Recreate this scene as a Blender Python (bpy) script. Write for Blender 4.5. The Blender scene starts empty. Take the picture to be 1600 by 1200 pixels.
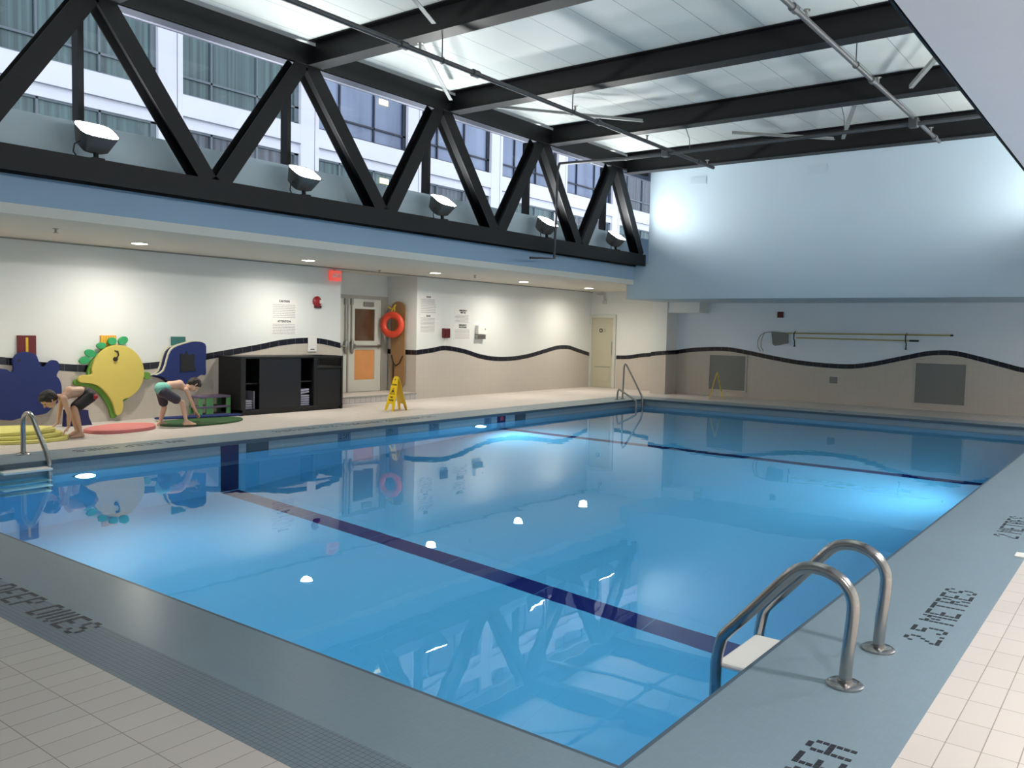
import bpy, bmesh, math, random
from mathutils import Vector, Matrix
random.seed(7)
SC = bpy.context.scene
COL = SC.collection
PI = math.pi
# ------------------------------------------------------------------ camera
R2 = Vector((0.7937722183137227, 0.607812626302311, 0.022124121243545417))
UP = Vector((-0.05553542531884556, 0.036206929958117764, 0.997800017417149))
FW = Vector((-0.605674402602559, 0.7932546057417474, -0.062495187827048104))
FPX = 1324.4431965245
EYE = Vector((0, 0, 1.6))
cam = bpy.data.cameras.new('camera'); cam_o = bpy.data.objects.new('camera', cam); COL.objects.link(cam_o)
mw = Matrix((R2, UP, -FW)).transposed().to_4x4(); mw.translation = EYE
cam_o.matrix_world = mw
cam.sensor_width = 36; cam.lens = 36*FPX/1600; cam.clip_start = .05; cam.clip_end = 300
SC.camera = cam_o
# ------------------------------------------------------------------ world, exposure
W = bpy.data.worlds.new('daylight'); SC.world = W; W.use_nodes = True
W.node_tree.nodes['Background'].inputs[0].default_value = (.88, .91, 1, 1)
W.node_tree.nodes['Background'].inputs[1].default_value = 1.02
vs = SC.view_settings
vs.view_transform = 'Standard'; vs.look = 'None'; vs.gamma = 1; vs.use_curve_mapping = False
vs.exposure = 0.95
FLOOD_W = 135.0; DOWN_W = 122.0; POOL_W = 140.0

# ------------------------------------------------------------------ geometry helpers
def ray(px, py):
    return (R2*((px-800)/FPX) - UP*((py-600)/FPX) + FW)
def on_x(px, py, x):
    d = ray(px, py); t = x/d.x; return EYE+d*t
def on_y(px, py, y):
    d = ray(px, py); t = y/d.y; return EYE+d*t
def on_z(px, py, z):
    d = ray(px, py); t = (z-1.6)/d.z; return EYE+d*t

class MB:
    def __init__(s): s.bm = bmesh.new()
    def box(s, a, b, bevel=0):
        x0, y0, z0 = [min(a[i], b[i]) for i in range(3)]; x1, y1, z1 = [max(a[i], b[i]) for i in range(3)]
        v = [s.bm.verts.new(c) for c in ((x0,y0,z0),(x1,y0,z0),(x1,y1,z0),(x0,y1,z0),(x0,y0,z1),(x1,y0,z1),(x1,y1,z1),(x0,y1,z1))]
        fs = [s.bm.faces.new([v[i] for i in f]) for f in ((0,3,2,1),(4,5,6,7),(0,1,5,4),(1,2,6,5),(2,3,7,6),(3,0,4,7))]
        if bevel:
            es = list({e for f in fs for e in f.edges})
            bmesh.ops.bevel(s.bm, geom=es, offset=bevel, segments=2, affect='EDGES', profile=.5)
        return s
    def prism(s, pts, vec):
        """pts: list of 3D points of a planar outline, vec: extrusion vector"""
        vec = Vector(vec); pts = [Vector(p) for p in pts]
        a = [s.bm.verts.new(p) for p in pts]; b = [s.bm.verts.new(p+vec) for p in pts]
        n = len(pts)
        f = s.bm.faces.new(a[::-1]); g = s.bm.faces.new(b)
        for i in range(n): s.bm.faces.new((a[i], a[(i+1) % n], b[(i+1) % n], b[i]))
        bmesh.ops.recalc_face_normals(s.bm, faces=s.bm.faces[:])
        return s
    def tube(s, pts, r, seg=12, cap=True):
        pts = [Vector(p) for p in pts]; n = len(pts)
        rs = r if isinstance(r, (list, tuple)) else [r]*n
        rings = []; prev = None
        for i in range(n):
            t = (pts[min(i+1, n-1)]-pts[max(i-1, 0)]).normalized()
            if prev is None:
                u = t.orthogonal().normalized()
            else:
                u = (prev - t*prev.dot(t)).normalized()
            w = t.cross(u); prev = u
            rings.append([s.bm.verts.new(pts[i]+(u*math.cos(2*PI*k/seg)+w*math.sin(2*PI*k/seg))*rs[i]) for k in range(seg)])
        for i in range(n-1):
            for k in range(seg):
                s.bm.faces.new((rings[i][k], rings[i][(k+1) % seg], rings[i+1][(k+1) % seg], rings[i+1][k]))
        if cap:
            s.bm.faces.new(rings[0][::-1]); s.bm.faces.new(rings[-1])
        return s
    def lathe(s, c, prof, axis=(0,0,1), seg=24, ang=None):
        c = Vector(c); ax = Vector(axis).normalized(); u = ax.orthogonal().normalized(); w = ax.cross(u)
        rings = []
        for (r, h) in prof:
            if r < 1e-6: rings.append([s.bm.verts.new(c+ax*h)])
            else: rings.append([s.bm.verts.new(c+ax*h+(u*math.cos(2*PI*k/seg)+w*math.sin(2*PI*k/seg))*r) for k in range(seg)])
        for a, b in zip(rings, rings[1:]):
            for k in range(seg):
                k2 = (k+1) % seg
                if len(a) == 1 and len(b) == 1: continue
                if len(a) == 1: s.bm.faces.new((a[0], b[k], b[k2]))
                elif len(b) == 1: s.bm.faces.new((a[k], a[k2], b[0]))
                else: s.bm.faces.new((a[k], a[k2], b[k2], b[k]))
        bmesh.ops.recalc_face_normals(s.bm, faces=s.bm.faces[:])
        return s
    def torus(s, c, R, r, axis=(1,0,0), seg=40, rs=14, sq=1.0):
        c = Vector(c); ax = Vector(axis).normalized(); u = ax.orthogonal().normalized(); w = ax.cross(u)
        g = []
        for i in range(seg):
            a = 2*PI*i/seg; d = u*math.cos(a)+w*math.sin(a)
            g.append([s.bm.verts.new(c+d*(R+r*math.cos(2*PI*k/rs))+ax*(r*sq*math.sin(2*PI*k/rs))) for k in range(rs)])
        for i in range(seg):
            for k in range(rs):
                s.bm.faces.new((g[i][k], g[(i+1) % seg][k], g[(i+1) % seg][(k+1) % rs], g[i][(k+1) % rs]))
        bmesh.ops.recalc_face_normals(s.bm, faces=s.bm.faces[:])
        return s
    def ibeam(s, a, b, wdir, fw, dep, tf=.014, tw=.010):
        """I section from a to b; flanges are fw wide, wdir is the direction across the section depth (flange normal)"""
        a = Vector(a); b = Vector(b); t = (b-a).normalized(); n = Vector(wdir); n = (n-t*n.dot(t)).normalized(); q = t.cross(n)
        h, w = dep/2, fw/2
        prof = [(-w,-h),(w,-h),(w,-h+tf),(tw/2,-h+tf),(tw/2,h-tf),(w,h-tf),(w,h),(-w,h),(-w,h-tf),(-tw/2,h-tf),(-tw/2,-h+tf),(-w,-h+tf)]
        s.prism([a+q*x+n*y for x, y in prof], b-a)
        return s
    def quad(s, pts):
        s.bm.faces.new([s.bm.verts.new(p) for p in pts]); return s
    def build(s, name, m, parent=None, smooth=False, **k):
        me = bpy.data.meshes.new(name); s.bm.normal_update(); s.bm.to_mesh(me); s.bm.free()
        if smooth:
            for p in me.polygons: p.use_smooth = True
        o = bpy.data.objects.new(name, me); COL.objects.link(o)
        me.materials.append(m)
        if parent: o.parent = parent; o.matrix_parent_inverse = parent.matrix_world.inverted()
        if smooth == 'auto':
            try: me.set_sharp_from_angle(angle=math.radians(40))
            except Exception: pass
        tag(o, **k)
        return o
def tag(o, label=None, cat=None, group=None, kind=None):
    if label: o['label'] = label
    if cat: o['category'] = cat
    if group: o['group'] = group
    if kind: o['kind'] = kind
    return o
def empty(name, loc, label, cat, group=None):
    o = bpy.data.objects.new(name, None); COL.objects.link(o); o.location = loc; o.empty_display_size = .1
    o.matrix_world = Matrix.Translation(loc)
    return tag(o, label, cat, group)
def copy_tree(o, parent=None):
    c = o.copy(); COL.objects.link(c); c.parent = parent
    for ch in list(o.children): copy_tree(ch, c)
    return c
def struct(mb, name, m, parent=None, **k):
    if parent is None: k['kind'] = 'structure'
    return mb.build(name, m, parent, **k)
def text_mesh(name, s, size, m, mat4, parent, ext=.0015, align='CENTER', bold=0.0, **k):
    cu = bpy.data.curves.new(name, 'FONT'); cu.body = s; cu.size = size; cu.extrude = ext; cu.align_x = align; cu.align_y = 'CENTER'; cu.offset = bold
    t = bpy.data.objects.new(name, cu); COL.objects.link(t)
    dg = bpy.context.evaluated_depsgraph_get(); me = bpy.data.meshes.new_from_object(t.evaluated_get(dg))
    bpy.data.objects.remove(t); bpy.data.curves.remove(cu)
    me.transform(mat4); me.materials.clear(); me.materials.append(m)
    o = bpy.data.objects.new(name, me); COL.objects.link(o)
    if parent: o.parent = parent; o.matrix_parent_inverse = parent.matrix_world.inverted()
    return tag(o, **k)
def frame_px(loc):   # faces +x : text right = +y, up = +z
    return Matrix(((0,0,1,loc[0]),(1,0,0,loc[1]),(0,1,0,loc[2]),(0,0,0,1)))
def frame_ny(loc):   # faces -y : text right = +x, up = +z
    return Matrix(((1,0,0,loc[0]),(0,0,-1,loc[1]),(0,1,0,loc[2]),(0,0,0,1)))

# ------------------------------------------------------------------ materials
def srgb(r, g, b):
    f = lambda c: (c/255/12.92) if c/255 <= .04045 else ((c/255+.055)/1.055)**2.4
    return (f(r), f(g), f(b), 1)
def mat(name, col, rough=.5, metal=0.0, spec=.5, noise=0.0, nscale=8.0, bump=0.0, bscale=60.0, emis=None, estr=0.0, coat=0.0):
    m = bpy.data.materials.new(name); m.use_nodes = True; nt = m.node_tree; b = nt.nodes['Principled BSDF']
    c = srgb(*col) if max(col) > 1.01 else (*col[:3], 1)
    b.inputs['Base Color'].default_value = c; b.inputs['Roughness'].default_value = rough
    b.inputs['Metallic'].default_value = metal; b.inputs['Specular IOR Level'].default_value = spec
    if coat: b.inputs['Coat Weight'].default_value = coat
    tc = nt.nodes.new('ShaderNodeTexCoord')
    n = nt.nodes.new('ShaderNodeTexNoise'); n.inputs['Scale'].default_value = nscale; n.inputs['Detail'].default_value = 4
    nt.links.new(tc.outputs['Object'], n.inputs['Vector'])
    mx = nt.nodes.new('ShaderNodeMix'); mx.data_type = 'RGBA'; mx.blend_type = 'MULTIPLY'; mx.inputs[0].default_value = 1
    mr = nt.nodes.new('ShaderNodeMapRange'); mr.inputs['To Min'].default_value = 1-noise; mr.inputs['To Max'].default_value = 1+noise*.3
    nt.links.new(n.outputs[0], mr.inputs['Value']); mx.inputs[6].default_value = c
    nt.links.new(mr.outputs[0], mx.inputs[7]); nt.links.new(mx.outputs[2], b.inputs['Base Color'])
    if bump:
        n2 = nt.nodes.new('ShaderNodeTexNoise'); n2.inputs['Scale'].default_value = bscale; nt.links.new(tc.outputs['Object'], n2.inputs['Vector'])
        bp = nt.nodes.new('ShaderNodeBump'); bp.inputs['Strength'].default_value = bump; bp.inputs['Distance'].default_value = .005
        nt.links.new(n2.outputs[0], bp.inputs['Height']); nt.links.new(bp.outputs[0], b.inputs['Normal'])
    if emis:
        b.inputs['Emission Color'].default_value = (*emis, 1); b.inputs['Emission Strength'].default_value = estr
    return m
def grid_mat(name, col, joint, sx, sy, jw, rough=.3, plane='xy', ox=0.0, oy=0.0, noise=.06, wob=.0, cellvar=.04, stripes=None, spec=.5, jstrength=1.0):
    """tiles: joints every sx, sy metres in the given plane"""
    m = bpy.data.materials.new(name); m.use_nodes = True; nt = m.node_tree; N = nt.nodes; Lk = nt.links.new; b = N['Principled BSDF']
    geo = N.new('ShaderNodeNewGeometry'); sep = N.new('ShaderNodeSeparateXYZ'); Lk(geo.outputs['Position'], sep.inputs[0])
    def mth(op, a, v=None, v2=None):
        n = N.new('ShaderNodeMath'); n.operation = op
        for i, q in enumerate((a, v, v2)):
            if q is None: continue
            if isinstance(q, (int, float)): n.inputs[i].default_value = q
            else: Lk(q, n.inputs[i])
        return n.outputs[0]
    ax = {'x': 0, 'y': 1, 'z': 2}
    masks = []; ids = []
    for (a, s, o) in ((plane[0], sx, ox), (plane[1], sy, oy)):
        v = mth('DIVIDE', mth('SUBTRACT', sep.outputs[ax[a]], o), s)
        fr = mth('FRACT', v); d = mth('MULTIPLY', mth('MINIMUM', fr, mth('SUBTRACT', 1.0, fr)), s)
        masks.append(mth('LESS_THAN', d, jw/2)); ids.append(mth('FLOOR', v))
    j = mth('MULTIPLY', mth('MAXIMUM', masks[0], masks[1]), jstrength)
    cmb = N.new('ShaderNodeCombineXYZ'); Lk(ids[0], cmb.inputs[0]); Lk(ids[1], cmb.inputs[1])
    wn = N.new('ShaderNodeTexWhiteNoise'); Lk(cmb.outputs[0], wn.inputs['Vector'])
    ns = N.new('ShaderNodeTexNoise'); ns.inputs['Scale'].default_value = 1.3; ns.inputs['Detail'].default_value = 5; Lk(geo.outputs['Position'], ns.inputs['Vector'])
    var = mth('ADD', mth('MULTIPLY', mth('SUBTRACT', wn.outputs[0], .5), cellvar*2), mth('ADD', 1.0, mth('MULTIPLY', mth('SUBTRACT', ns.outputs[0], .5), noise*2)))
    mx = N.new('ShaderNodeMix'); mx.data_type = 'RGBA'; mx.blend_type = 'MULTIPLY'; mx.inputs[0].default_value = 1; mx.inputs[6].default_value = srgb(*col); Lk(var, mx.inputs[7])
    base = mx.outputs[2]
    if stripes:   # darker tile courses at given ranges of y: (axis, lo, hi, colour, zmax)
        for (a, lo, hi, sc) in stripes:
            q = mth('MULTIPLY', mth('GREATER_THAN', sep.outputs[ax[a]], lo), mth('LESS_THAN', sep.outputs[ax[a]], hi))
            m3 = N.new('ShaderNodeMix'); m3.data_type = 'RGBA'; Lk(q, m3.inputs[0]); Lk(base, m3.inputs[6]); m3.inputs[7].default_value = srgb(*sc); base = m3.outputs[2]
    m2 = N.new('ShaderNodeMix'); m2.data_type = 'RGBA'; Lk(j, m2.inputs[0]); Lk(base, m2.inputs[6]); m2.inputs[7].default_value = srgb(*joint)
    Lk(m2.outputs[2], b.inputs['Base Color'])
    rg = mth('ADD', rough, mth('MULTIPLY', mth('SUBTRACT', ns.outputs[0], .5), .12)); Lk(mth('MAXIMUM', rg, .2), b.inputs['Roughness'])
    b.inputs['Specular IOR Level'].default_value = spec
    bp = N.new('ShaderNodeBump'); bp.inputs['Strength'].default_value = .4; bp.inputs['Distance'].default_value = .002; bp.invert = True
    Lk(j, bp.inputs['Height']); Lk(bp.outputs[0], b.inputs['Normal'])
    return m
def glass_mat(name, tint=(.85,.92,.95), k=.12):
    m = bpy.data.materials.new(name); m.use_nodes = True; nt = m.node_tree; N = nt.nodes; Lk = nt.links.new; N.remove(N['Principled BSDF'])
    out = N['Material Output']; tr = N.new('ShaderNodeBsdfTransparent'); tr.inputs[0].default_value = (*tint, 1)
    gl = N.new('ShaderNodeBsdfGlossy'); gl.inputs['Roughness'].default_value = .02
    fr = N.new('ShaderNodeFresnel'); fr.inputs[0].default_value = 1.45
    mx = N.new('ShaderNodeMixShader'); Lk(fr.outputs[0], mx.inputs[0]); Lk(tr.outputs[0], mx.inputs[1]); Lk(gl.outputs[0], mx.inputs[2]); Lk(mx.outputs[0], out.inputs[0])
    return m
def water_mat():
    m = bpy.data.materials.new('pool_water'); m.use_nodes = True; nt = m.node_tree; N = nt.nodes; Lk = nt.links.new; N.remove(N['Principled BSDF'])
    out = N['Material Output']
    rf = N.new('ShaderNodeBsdfRefraction'); rf.inputs['Color'].default_value = WATER_TINT; rf.inputs['Roughness'].default_value = 0; rf.inputs['IOR'].default_value = 1.33
    gl = N.new('ShaderNodeBsdfGlossy'); gl.inputs['Roughness'].default_value = .01
    fr = N.new('ShaderNodeFresnel'); fr.inputs[0].default_value = 1.33
    g = N.new('ShaderNodeNewGeometry'); n = N.new('ShaderNodeTexNoise'); n.inputs['Scale'].default_value = 2.2; n.inputs['Detail'].default_value = 2; Lk(g.outputs['Position'], n.inputs['Vector'])
    bp = N.new('ShaderNodeBump'); bp.inputs['Strength'].default_value = .25; bp.inputs['Distance'].default_value = .004; Lk(n.outputs[0], bp.inputs['Height'])
    for q in (rf, gl, fr): Lk(bp.outputs[0], q.inputs['Normal'])
    mx = N.new('ShaderNodeMixShader'); Lk(fr.outputs[0], mx.inputs[0]); Lk(rf.outputs[0], mx.inputs[1]); Lk(gl.outputs[0], mx.inputs[2]); Lk(mx.outputs[0], out.inputs[0])
    return m
WATER_TINT = (.52, .91, 1.0, 1)
M = {}
M['steel_dark'] = mat('painted_dark_steel', (11,12,15), .55, spec=.3, noise=.15)
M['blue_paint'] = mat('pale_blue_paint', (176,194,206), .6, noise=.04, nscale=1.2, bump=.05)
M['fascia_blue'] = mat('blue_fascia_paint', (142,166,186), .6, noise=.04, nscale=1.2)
M['white_wall'] = mat('white_wall_paint', (224,226,222), .45, noise=.04, nscale=1.5)
M['soffit'] = mat('warm_white_ceiling_paint', (205,202,190), .7, noise=.03)
M['wains_x'] = grid_mat('beige_wall_tile_side', (196,188,177), (180,172,160), .15, .15, .003, .35, 'yz', cellvar=.01, noise=.03, spec=.3)
M['wains_y'] = grid_mat('beige_wall_tile_end', (196,188,177), (180,172,160), .15, .15, .003, .35, 'xz', cellvar=.01, noise=.03, spec=.3)
M['band_x'] = grid_mat('navy_tile_band_side', (22,22,34), (100,100,108), .2, 9, .006, .25, 'yz', cellvar=.01)
M['band_y'] = grid_mat('navy_tile_band_end', (22,22,34), (100,100,108), .2, 9, .006, .25, 'xz', cellvar=.01)
M['deck_tile'] = grid_mat('beige_deck_tile', (208,199,192), (150,138,126), .127, .254, .004, .42, 'xy', ox=-.724, oy=1.905-.254*4, cellvar=.025, noise=.06, spec=.35)
M['coping'] = grid_mat('grey_mosaic_coping', (126,146,158), (114,128,136), .0265, .0265, .0016, .30, 'xy', ox=-.716, oy=1.905, cellvar=.02, noise=.05, spec=.4, jstrength=.35)
M['coping_near'] = grid_mat('grey_mosaic_strip', (118,134,146), (80,90,100), .0265, .0265, .0026, .38, 'xy', ox=-.716, oy=1.905, cellvar=.03, noise=.04, spec=.4)
M['coping_lip'] = mat('slate_blue_lip_tile', (72,92,108), .35, noise=.1)
M['mosaic_dark'] = mat('dark_mosaic_letter_tile', (34,38,48), .4, noise=.1)
M['riser'] = grid_mat('step_riser_tile', (186,180,176), (120,120,140), .15, .5, .01, .4, 'yz')
PB = (152,200,232)
M['pool_floor'] = grid_mat('pool_floor_paint', PB, (140,190,215), 1.2, 1.2, .004, .6, 'xy', cellvar=0, noise=.03, stripes=[('y',6.72,7.0,(52,42,110)), ('y',12.8,13.02,(20,34,100))], spec=.1)
M['pool_wall'] = grid_mat('pool_wall_paint', PB, (140,190,215), 1.2, 1.2, .004, .6, 'xz', cellvar=0, noise=.03, spec=.1)
M['pool_band'] = grid_mat('pool_gutter_tile', (140,156,166), (126,142,152), .0265, .0265, .001, .35, 'yz', noise=.03)
M['navy_tile'] = mat('navy_marker_tile', (20,28,82), .3, noise=.1)
M['slate_tile'] = mat('slate_marker_tile', (62,80,92), .35, noise=.1)
M['marker_tile'] = mat('blue_marker_tile', (78,112,140), .35, noise=.1)
M['red_mark'] = mat('red_marker_tile', (170,60,70), .4)
M['chrome'] = mat('brushed_stainless_steel', (.42,.41,.40), .22, metal=1, noise=.08, nscale=30)
M['chrome_dull'] = mat('dull_steel', (.35,.34,.32), .4, metal=1, noise=.08)
M['white_plastic'] = mat('white_plastic', (232,230,224), .4)
M['yellow_plastic'] = mat('yellow_plastic', (238,202,40), .35, noise=.04)
M['pole_yellow'] = mat('weathered_yellow_pole', (176,166,92), .5)
M['black'] = mat('black_plastic', (22,22,24), .45)
M['black_matte'] = mat('black_laminate', (12,12,15), .5, noise=.1)
M['navy_panel'] = mat('navy_black_panel', (14,17,27), .45, noise=.1)
M['cab_in'] = mat('dark_cabinet_inside', (20,20,22), .7)
M['towel'] = mat('pale_grey_towel', (158,158,178), .9, noise=.1, nscale=50, bump=.5, bscale=300)
M['lamp_body'] = mat('bronze_lamp_housing', (100,98,94), .5, noise=.1)
M['lamp_lens'] = mat('lit_floodlight_lens', (255,255,255), .3, emis=(1,.99,.95), estr=40)
M['down_lens'] = mat('lit_downlight_lens', (255,250,235), .3, emis=(1,.96,.88), estr=16)
M['pool_lens'] = mat('lit_pool_lamp_lens', (255,255,255), .3, emis=(.9,1,1), estr=40)
M['down_ring'] = mat('downlight_ring', (220,216,205), .5)
M['pipe'] = mat('dark_sprinkler_pipe', (52,54,58), .5)
M['pipe_grey'] = mat('grey_sprinkler_pipe', (66,68,72), .5)
M['brace'] = mat('pale_grey_steel_angle', (120,124,124), .55, noise=.1)
M['facade'] = mat('white_facade_concrete', (226,226,236), .8, noise=.10, nscale=.6)
M['facade_line'] = mat('facade_joint', (110,112,126), .8)
M['frame_dark'] = mat('dark_window_frame', (34,40,56), .4)
M['frame_grey'] = mat('grey_window_frame', (104,114,122), .4)
M['red'] = mat('red_enamel', (150,30,40), .4)
M['dark_red'] = mat('dark_red_plastic', (90,18,28), .4)
M['paper'] = mat('white_paper', (228,226,222), .7)
M['ink'] = mat('grey_print', (150,148,148), .8)
M['ink_dark'] = mat('dark_print', (58,56,58), .8)
M['door_white'] = mat('off_white_door_paint', (200,200,190), .45, noise=.03)
M['door_beige'] = mat('beige_door_paint', (188,182,158), .5, noise=.03)
M['door_glass_brown'] = mat('dim_room_behind_glass', (96,72,52), .15, noise=.5, nscale=3, spec=.6)
M['door_wood'] = mat('orange_wood_panel', (216,150,92), .4, noise=.15, nscale=6)
M['frame_metal'] = mat('door_frame_paint', (150,148,140), .45)
M['spine'] = mat('brown_laminated_board', (158,122,80), .35, noise=.12, nscale=5, coat=.2)
M['ring'] = mat('orange_life_ring_plastic', (220,74,48), .4, noise=.05)
M['rope'] = mat('yellow_rope', (214,180,60), .8)
M['mat_blue'] = mat('blue_foam', (22,42,104), .7, noise=.06, bump=.1)
M['mat_yellow'] = mat('yellow_foam', (208,190,96), .7, noise=.05, bump=.1)
M['mat_green'] = mat('green_foam', (52,160,100), .7, noise=.06, bump=.1)
M['mat_lime'] = mat('leaf_green_foam', (100,150,60), .7, noise=.06)
M['mat_dgreen'] = mat('dark_green_foam', (48,88,44), .7, noise=.1)
M['mat_pink'] = mat('coral_pink_foam', (206,122,120), .7, noise=.08, bump=.1)
M['mat_edge'] = mat('cream_foam_layer', (222,218,190), .7)
M['mat_navy'] = mat('navy_foam', (30,34,86), .7, noise=.08)
M['mat_lemon'] = mat('lemon_foam', (222,214,126), .7, noise=.06, bump=.15)
M['board_red'] = mat('dark_red_board', (104,30,32), .6)
M['board_orange'] = mat('orange_board', (224,158,62), .6)
M['board_teal'] = mat('teal_board', (50,110,104), .6)
M['bench_purple'] = mat('mauve_plastic_slats', (104,92,118), .5)
M['bench_green'] = mat('green_plastic_post', (88,150,92), .5)
M['grille'] = mat('grey_perforated_grille', (124,126,124), .6, noise=.1, nscale=120)
M['glass'] = glass_mat('clear_window_glass')
M['lamp_glow'] = mat('lit_room_lamp', (255,220,120), .5, emis=(1,.85,.35), estr=1.6)
M['exit_red'] = mat('lit_red_exit_sign', (230,80,70), .5, emis=(1,.16,.12), estr=.25)

# ================================================================== SETTING
XL, XR, YN, YF = -10.10, -1.49, 2.665, 18.55      # pool edges
WX, WY, DX = -13.45, 21.12, 21.4                  # left wall, end wall, door wall
FXL, FXR = -10.42, -.82                           # fascias
ZC, ZR, WL = 2.8, 5.76, -.165
XR_W, YB = 2.6, -3.4                              # walls behind the camera
CB = .76
# deck
f = MB()
f.box((WX-.3, YB, -.12), (XL-CB, 21.6, 0)); f.box((XR+.774, YB, -.12), (XR_W, 21.6, 0))
f.box((XL-CB, YB, -.12), (XR+.774, YN-CB, 0)); f.box((XL-CB, YF+CB, -.12), (XR+.774, 21.6, 0))
struct(f, 'floor', M['deck_tile'])
f = MB()
f.box((XL-CB, YN, -.12), (XL, YF, 0)); f.box((XR, YN-.48, -.12), (XR+.774, YF+CB, 0))
f.box((XL-CB, YN-.48, -.12), (XR, YN, 0)); f.box((XL-CB, YF, -.12), (XR, YF+CB, 0))
struct(f, 'trim_1', M['coping'])
struct(MB().box((XL-CB, YN-CB, -.12), (XR+.774, YN-.48, 0)), 'trim_2', M['coping_near'])
f = MB(); e = .022
f.box((XL, YN, -.05), (XL+e, YF, -.002)); f.box((XR-e, YN, -.05), (XR, YF, -.002)); f.box((XL+e, YN, -.05), (XR-e, YN+e, -.002)); f.box((XL+e, YF-e, -.05), (XR-e, YF, -.002))
struct(f, 'trim_3', M['coping_lip'])
# pool shell
f = MB(); t = .3
prof = [(YN, -2.75), (7.2, -2.75), (12.9, -1.18), (YF, -1.02)]
f.prism([(XL-t, y, z) for y, z in prof]+[(XL-t, y, z-t) for y, z in prof[::-1]], (XR-XL+2*t, 0, 0))
struct(f, 'floor_pool', M['pool_floor'])
f = MB()
f.box((XL-t, YN-t, -3), (XL, YF+t, -.32)); f.box((XR, YN-t, -3), (XR+t, YF+t, -.32)); f.box((XL, YN-t, -3), (XR, YN, -.32)); f.box((XL, YF, -3), (XR, YF+t, -.32))
struct(f, 'wall_pool', M['pool_wall'])
f = MB()
f.box((XL-t, YN-t, -.32), (XL, YF+t, -.12)); f.box((XR, YN-t, -.32), (XR+t, YF+t, -.12)); f.box((XL, YN-t, -.32), (XR, YN, -.12)); f.box((XL, YF, -.32), (XR, YF+t, -.12))
struct(f, 'trim_4', M['pool_band'])
tag(MB().quad([(XL, YN, WL), (XR, YN, WL), (XR, YF, WL), (XL, YF, WL)]).build('pool_water', water_mat()), 'still blue pool water filling the whole pool', 'water', kind='stuff')
f = MB().box((XL-.0, 6.72, -2.7), (XL+.006, 7.0, -.055)); struct(f, 'trim_5', M['navy_tile'])
# left wall with door recess
RX = -14.4
f = MB()
f.box((WX-.25, YB, 0), (WX, 11.75, ZC)); f.box((RX-.2, 14.0, 0), (WX, DX+.2, ZC)); f.box((RX-.2, 11.55, 0), (WX-.25, 11.75, ZC)); f.box((RX-.2, 11.75, 0), (RX, 14.0, ZC))
struct(f, 'wall_left', M['white_wall'])
struct(MB().box((RX, 11.75, 0), (WX+.02, 14.0, .145)), 'trim_6', M['riser'])
struct(MB().box((WX+.02, 11.75, .118), (WX+.03, 14.0, .146)), 'trim_30', M['frame_metal'])
struct(MB().box((RX+.08, 11.80, .145), (WX+.018, 13.98, .150)), 'trim_31', M['deck_tile'])
struct(MB().box((WX+.0, YB, ZC-.02), (WX+.05, DX, ZC-.002)), 'trim_7', M['frame_metal'])  # solid strip added to draw the dark shadow gap below the soffit
# door wall, pier, end wall
f = MB(); f.box((WX, DX, 0), (-10.95, DX+.2, ZC)); struct(f, 'wall_door_end', M['white_wall'])
f = MB(); f.box((-10.95, 20.5, 0), (-10.50, DX+.2, ZC)); struct(f, 'wall_pier', M['white_wall'])
struct(MB().box((-10.50, WY, 0), (XR_W, WY+.3, 2.6)), 'wall_far', mat('cool_white_wall_paint', (226,236,244), .45, noise=.03, nscale=1.5))
struct(MB().box((-10.5, 20.55, 2.18), (-9.6, WY, 2.45)), 'trim_8', M['white_wall'])
# upper end wall
f = MB()
f.prism([(-10.62, 18.5, 2.45), (XR_W, 18.5, 2.45), (XR_W, 18.5, ZR+.1), (-10.04, 18.5, ZR+.1), (-10.04, 18.5, 3.3), (-10.42, 18.5, 3.3), (-10.42, 18.5, 2.8), (-10.62, 18.5, 2.8)], (0, .2, 0))
f.box((-10.04, 18.7, 3.3), (-9.9, 20.5, ZR+.1))
f.box((-10.04, 18.7, 2.45), (XR_W, WY+.3, 2.6)); f.box((-10.62, 18.7, 2.45), (-10.04, WY+.3, 2.7))
struct(f, 'wall_upper_far', M['blue_paint'])
# soffits and fascias
struct(MB().box((RX-.2, YB, ZC), (FXL, DX+.3, ZC+.12)), 'ceiling_left', M['soffit'])
struct(MB().box((FXR, YB, ZC), (XR_W, 18.5, ZC+.12)), 'ceiling_right', mat('light_blue_ceiling_paint', (206,216,230), .7, noise=.03))
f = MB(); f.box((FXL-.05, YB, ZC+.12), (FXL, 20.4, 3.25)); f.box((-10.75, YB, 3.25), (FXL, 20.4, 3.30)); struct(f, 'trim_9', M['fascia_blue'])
struct(MB().box((-10.80, YB, 3.30), (-10.70, 20.5, 4.04)), 'wall_parapet_left', M['blue_paint'])
f = MB(); f.box((FXR, YB, ZC+.12), (FXR+.05, 18.5, 3.25)); f.box((FXR, YB, 3.25), (-.49, 18.5, 3.30)); f.box((-.54, YB, 3.30), (-.44, 18.5, ZR)); struct(f, 'wall_upper_right', M['blue_paint'])
# near end walls behind the camera
f = MB(); f.box((RX-.2, YB-.2, 0), (XR_W+.2, YB, ZC+.12)); struct(f, 'wall_near', M['white_wall'])
struct(MB().box((XR_W, YB, 0), (XR_W+.2, WY+.3, ZC+.12)), 'wall_right', M['white_wall'])
f = MB(); f.box((-10.8, YB-.2, ZC+.12), (XR_W, YB, ZR+.1)); struct(f, 'wall_upper_near', M['blue_paint'])
# roof deck
def roof_mat():
    m = grid_mat('white_ribbed_roof_deck', (174,180,178), (120,126,128), .61, 50, .012, .55, 'xy', ox=-.2, noise=.04, cellvar=.02)
    return m
struct(MB().box((-10.9, YB-.2, ZR), (XR_W, 20.6, ZR+.1)), 'ceiling', roof_mat())
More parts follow.
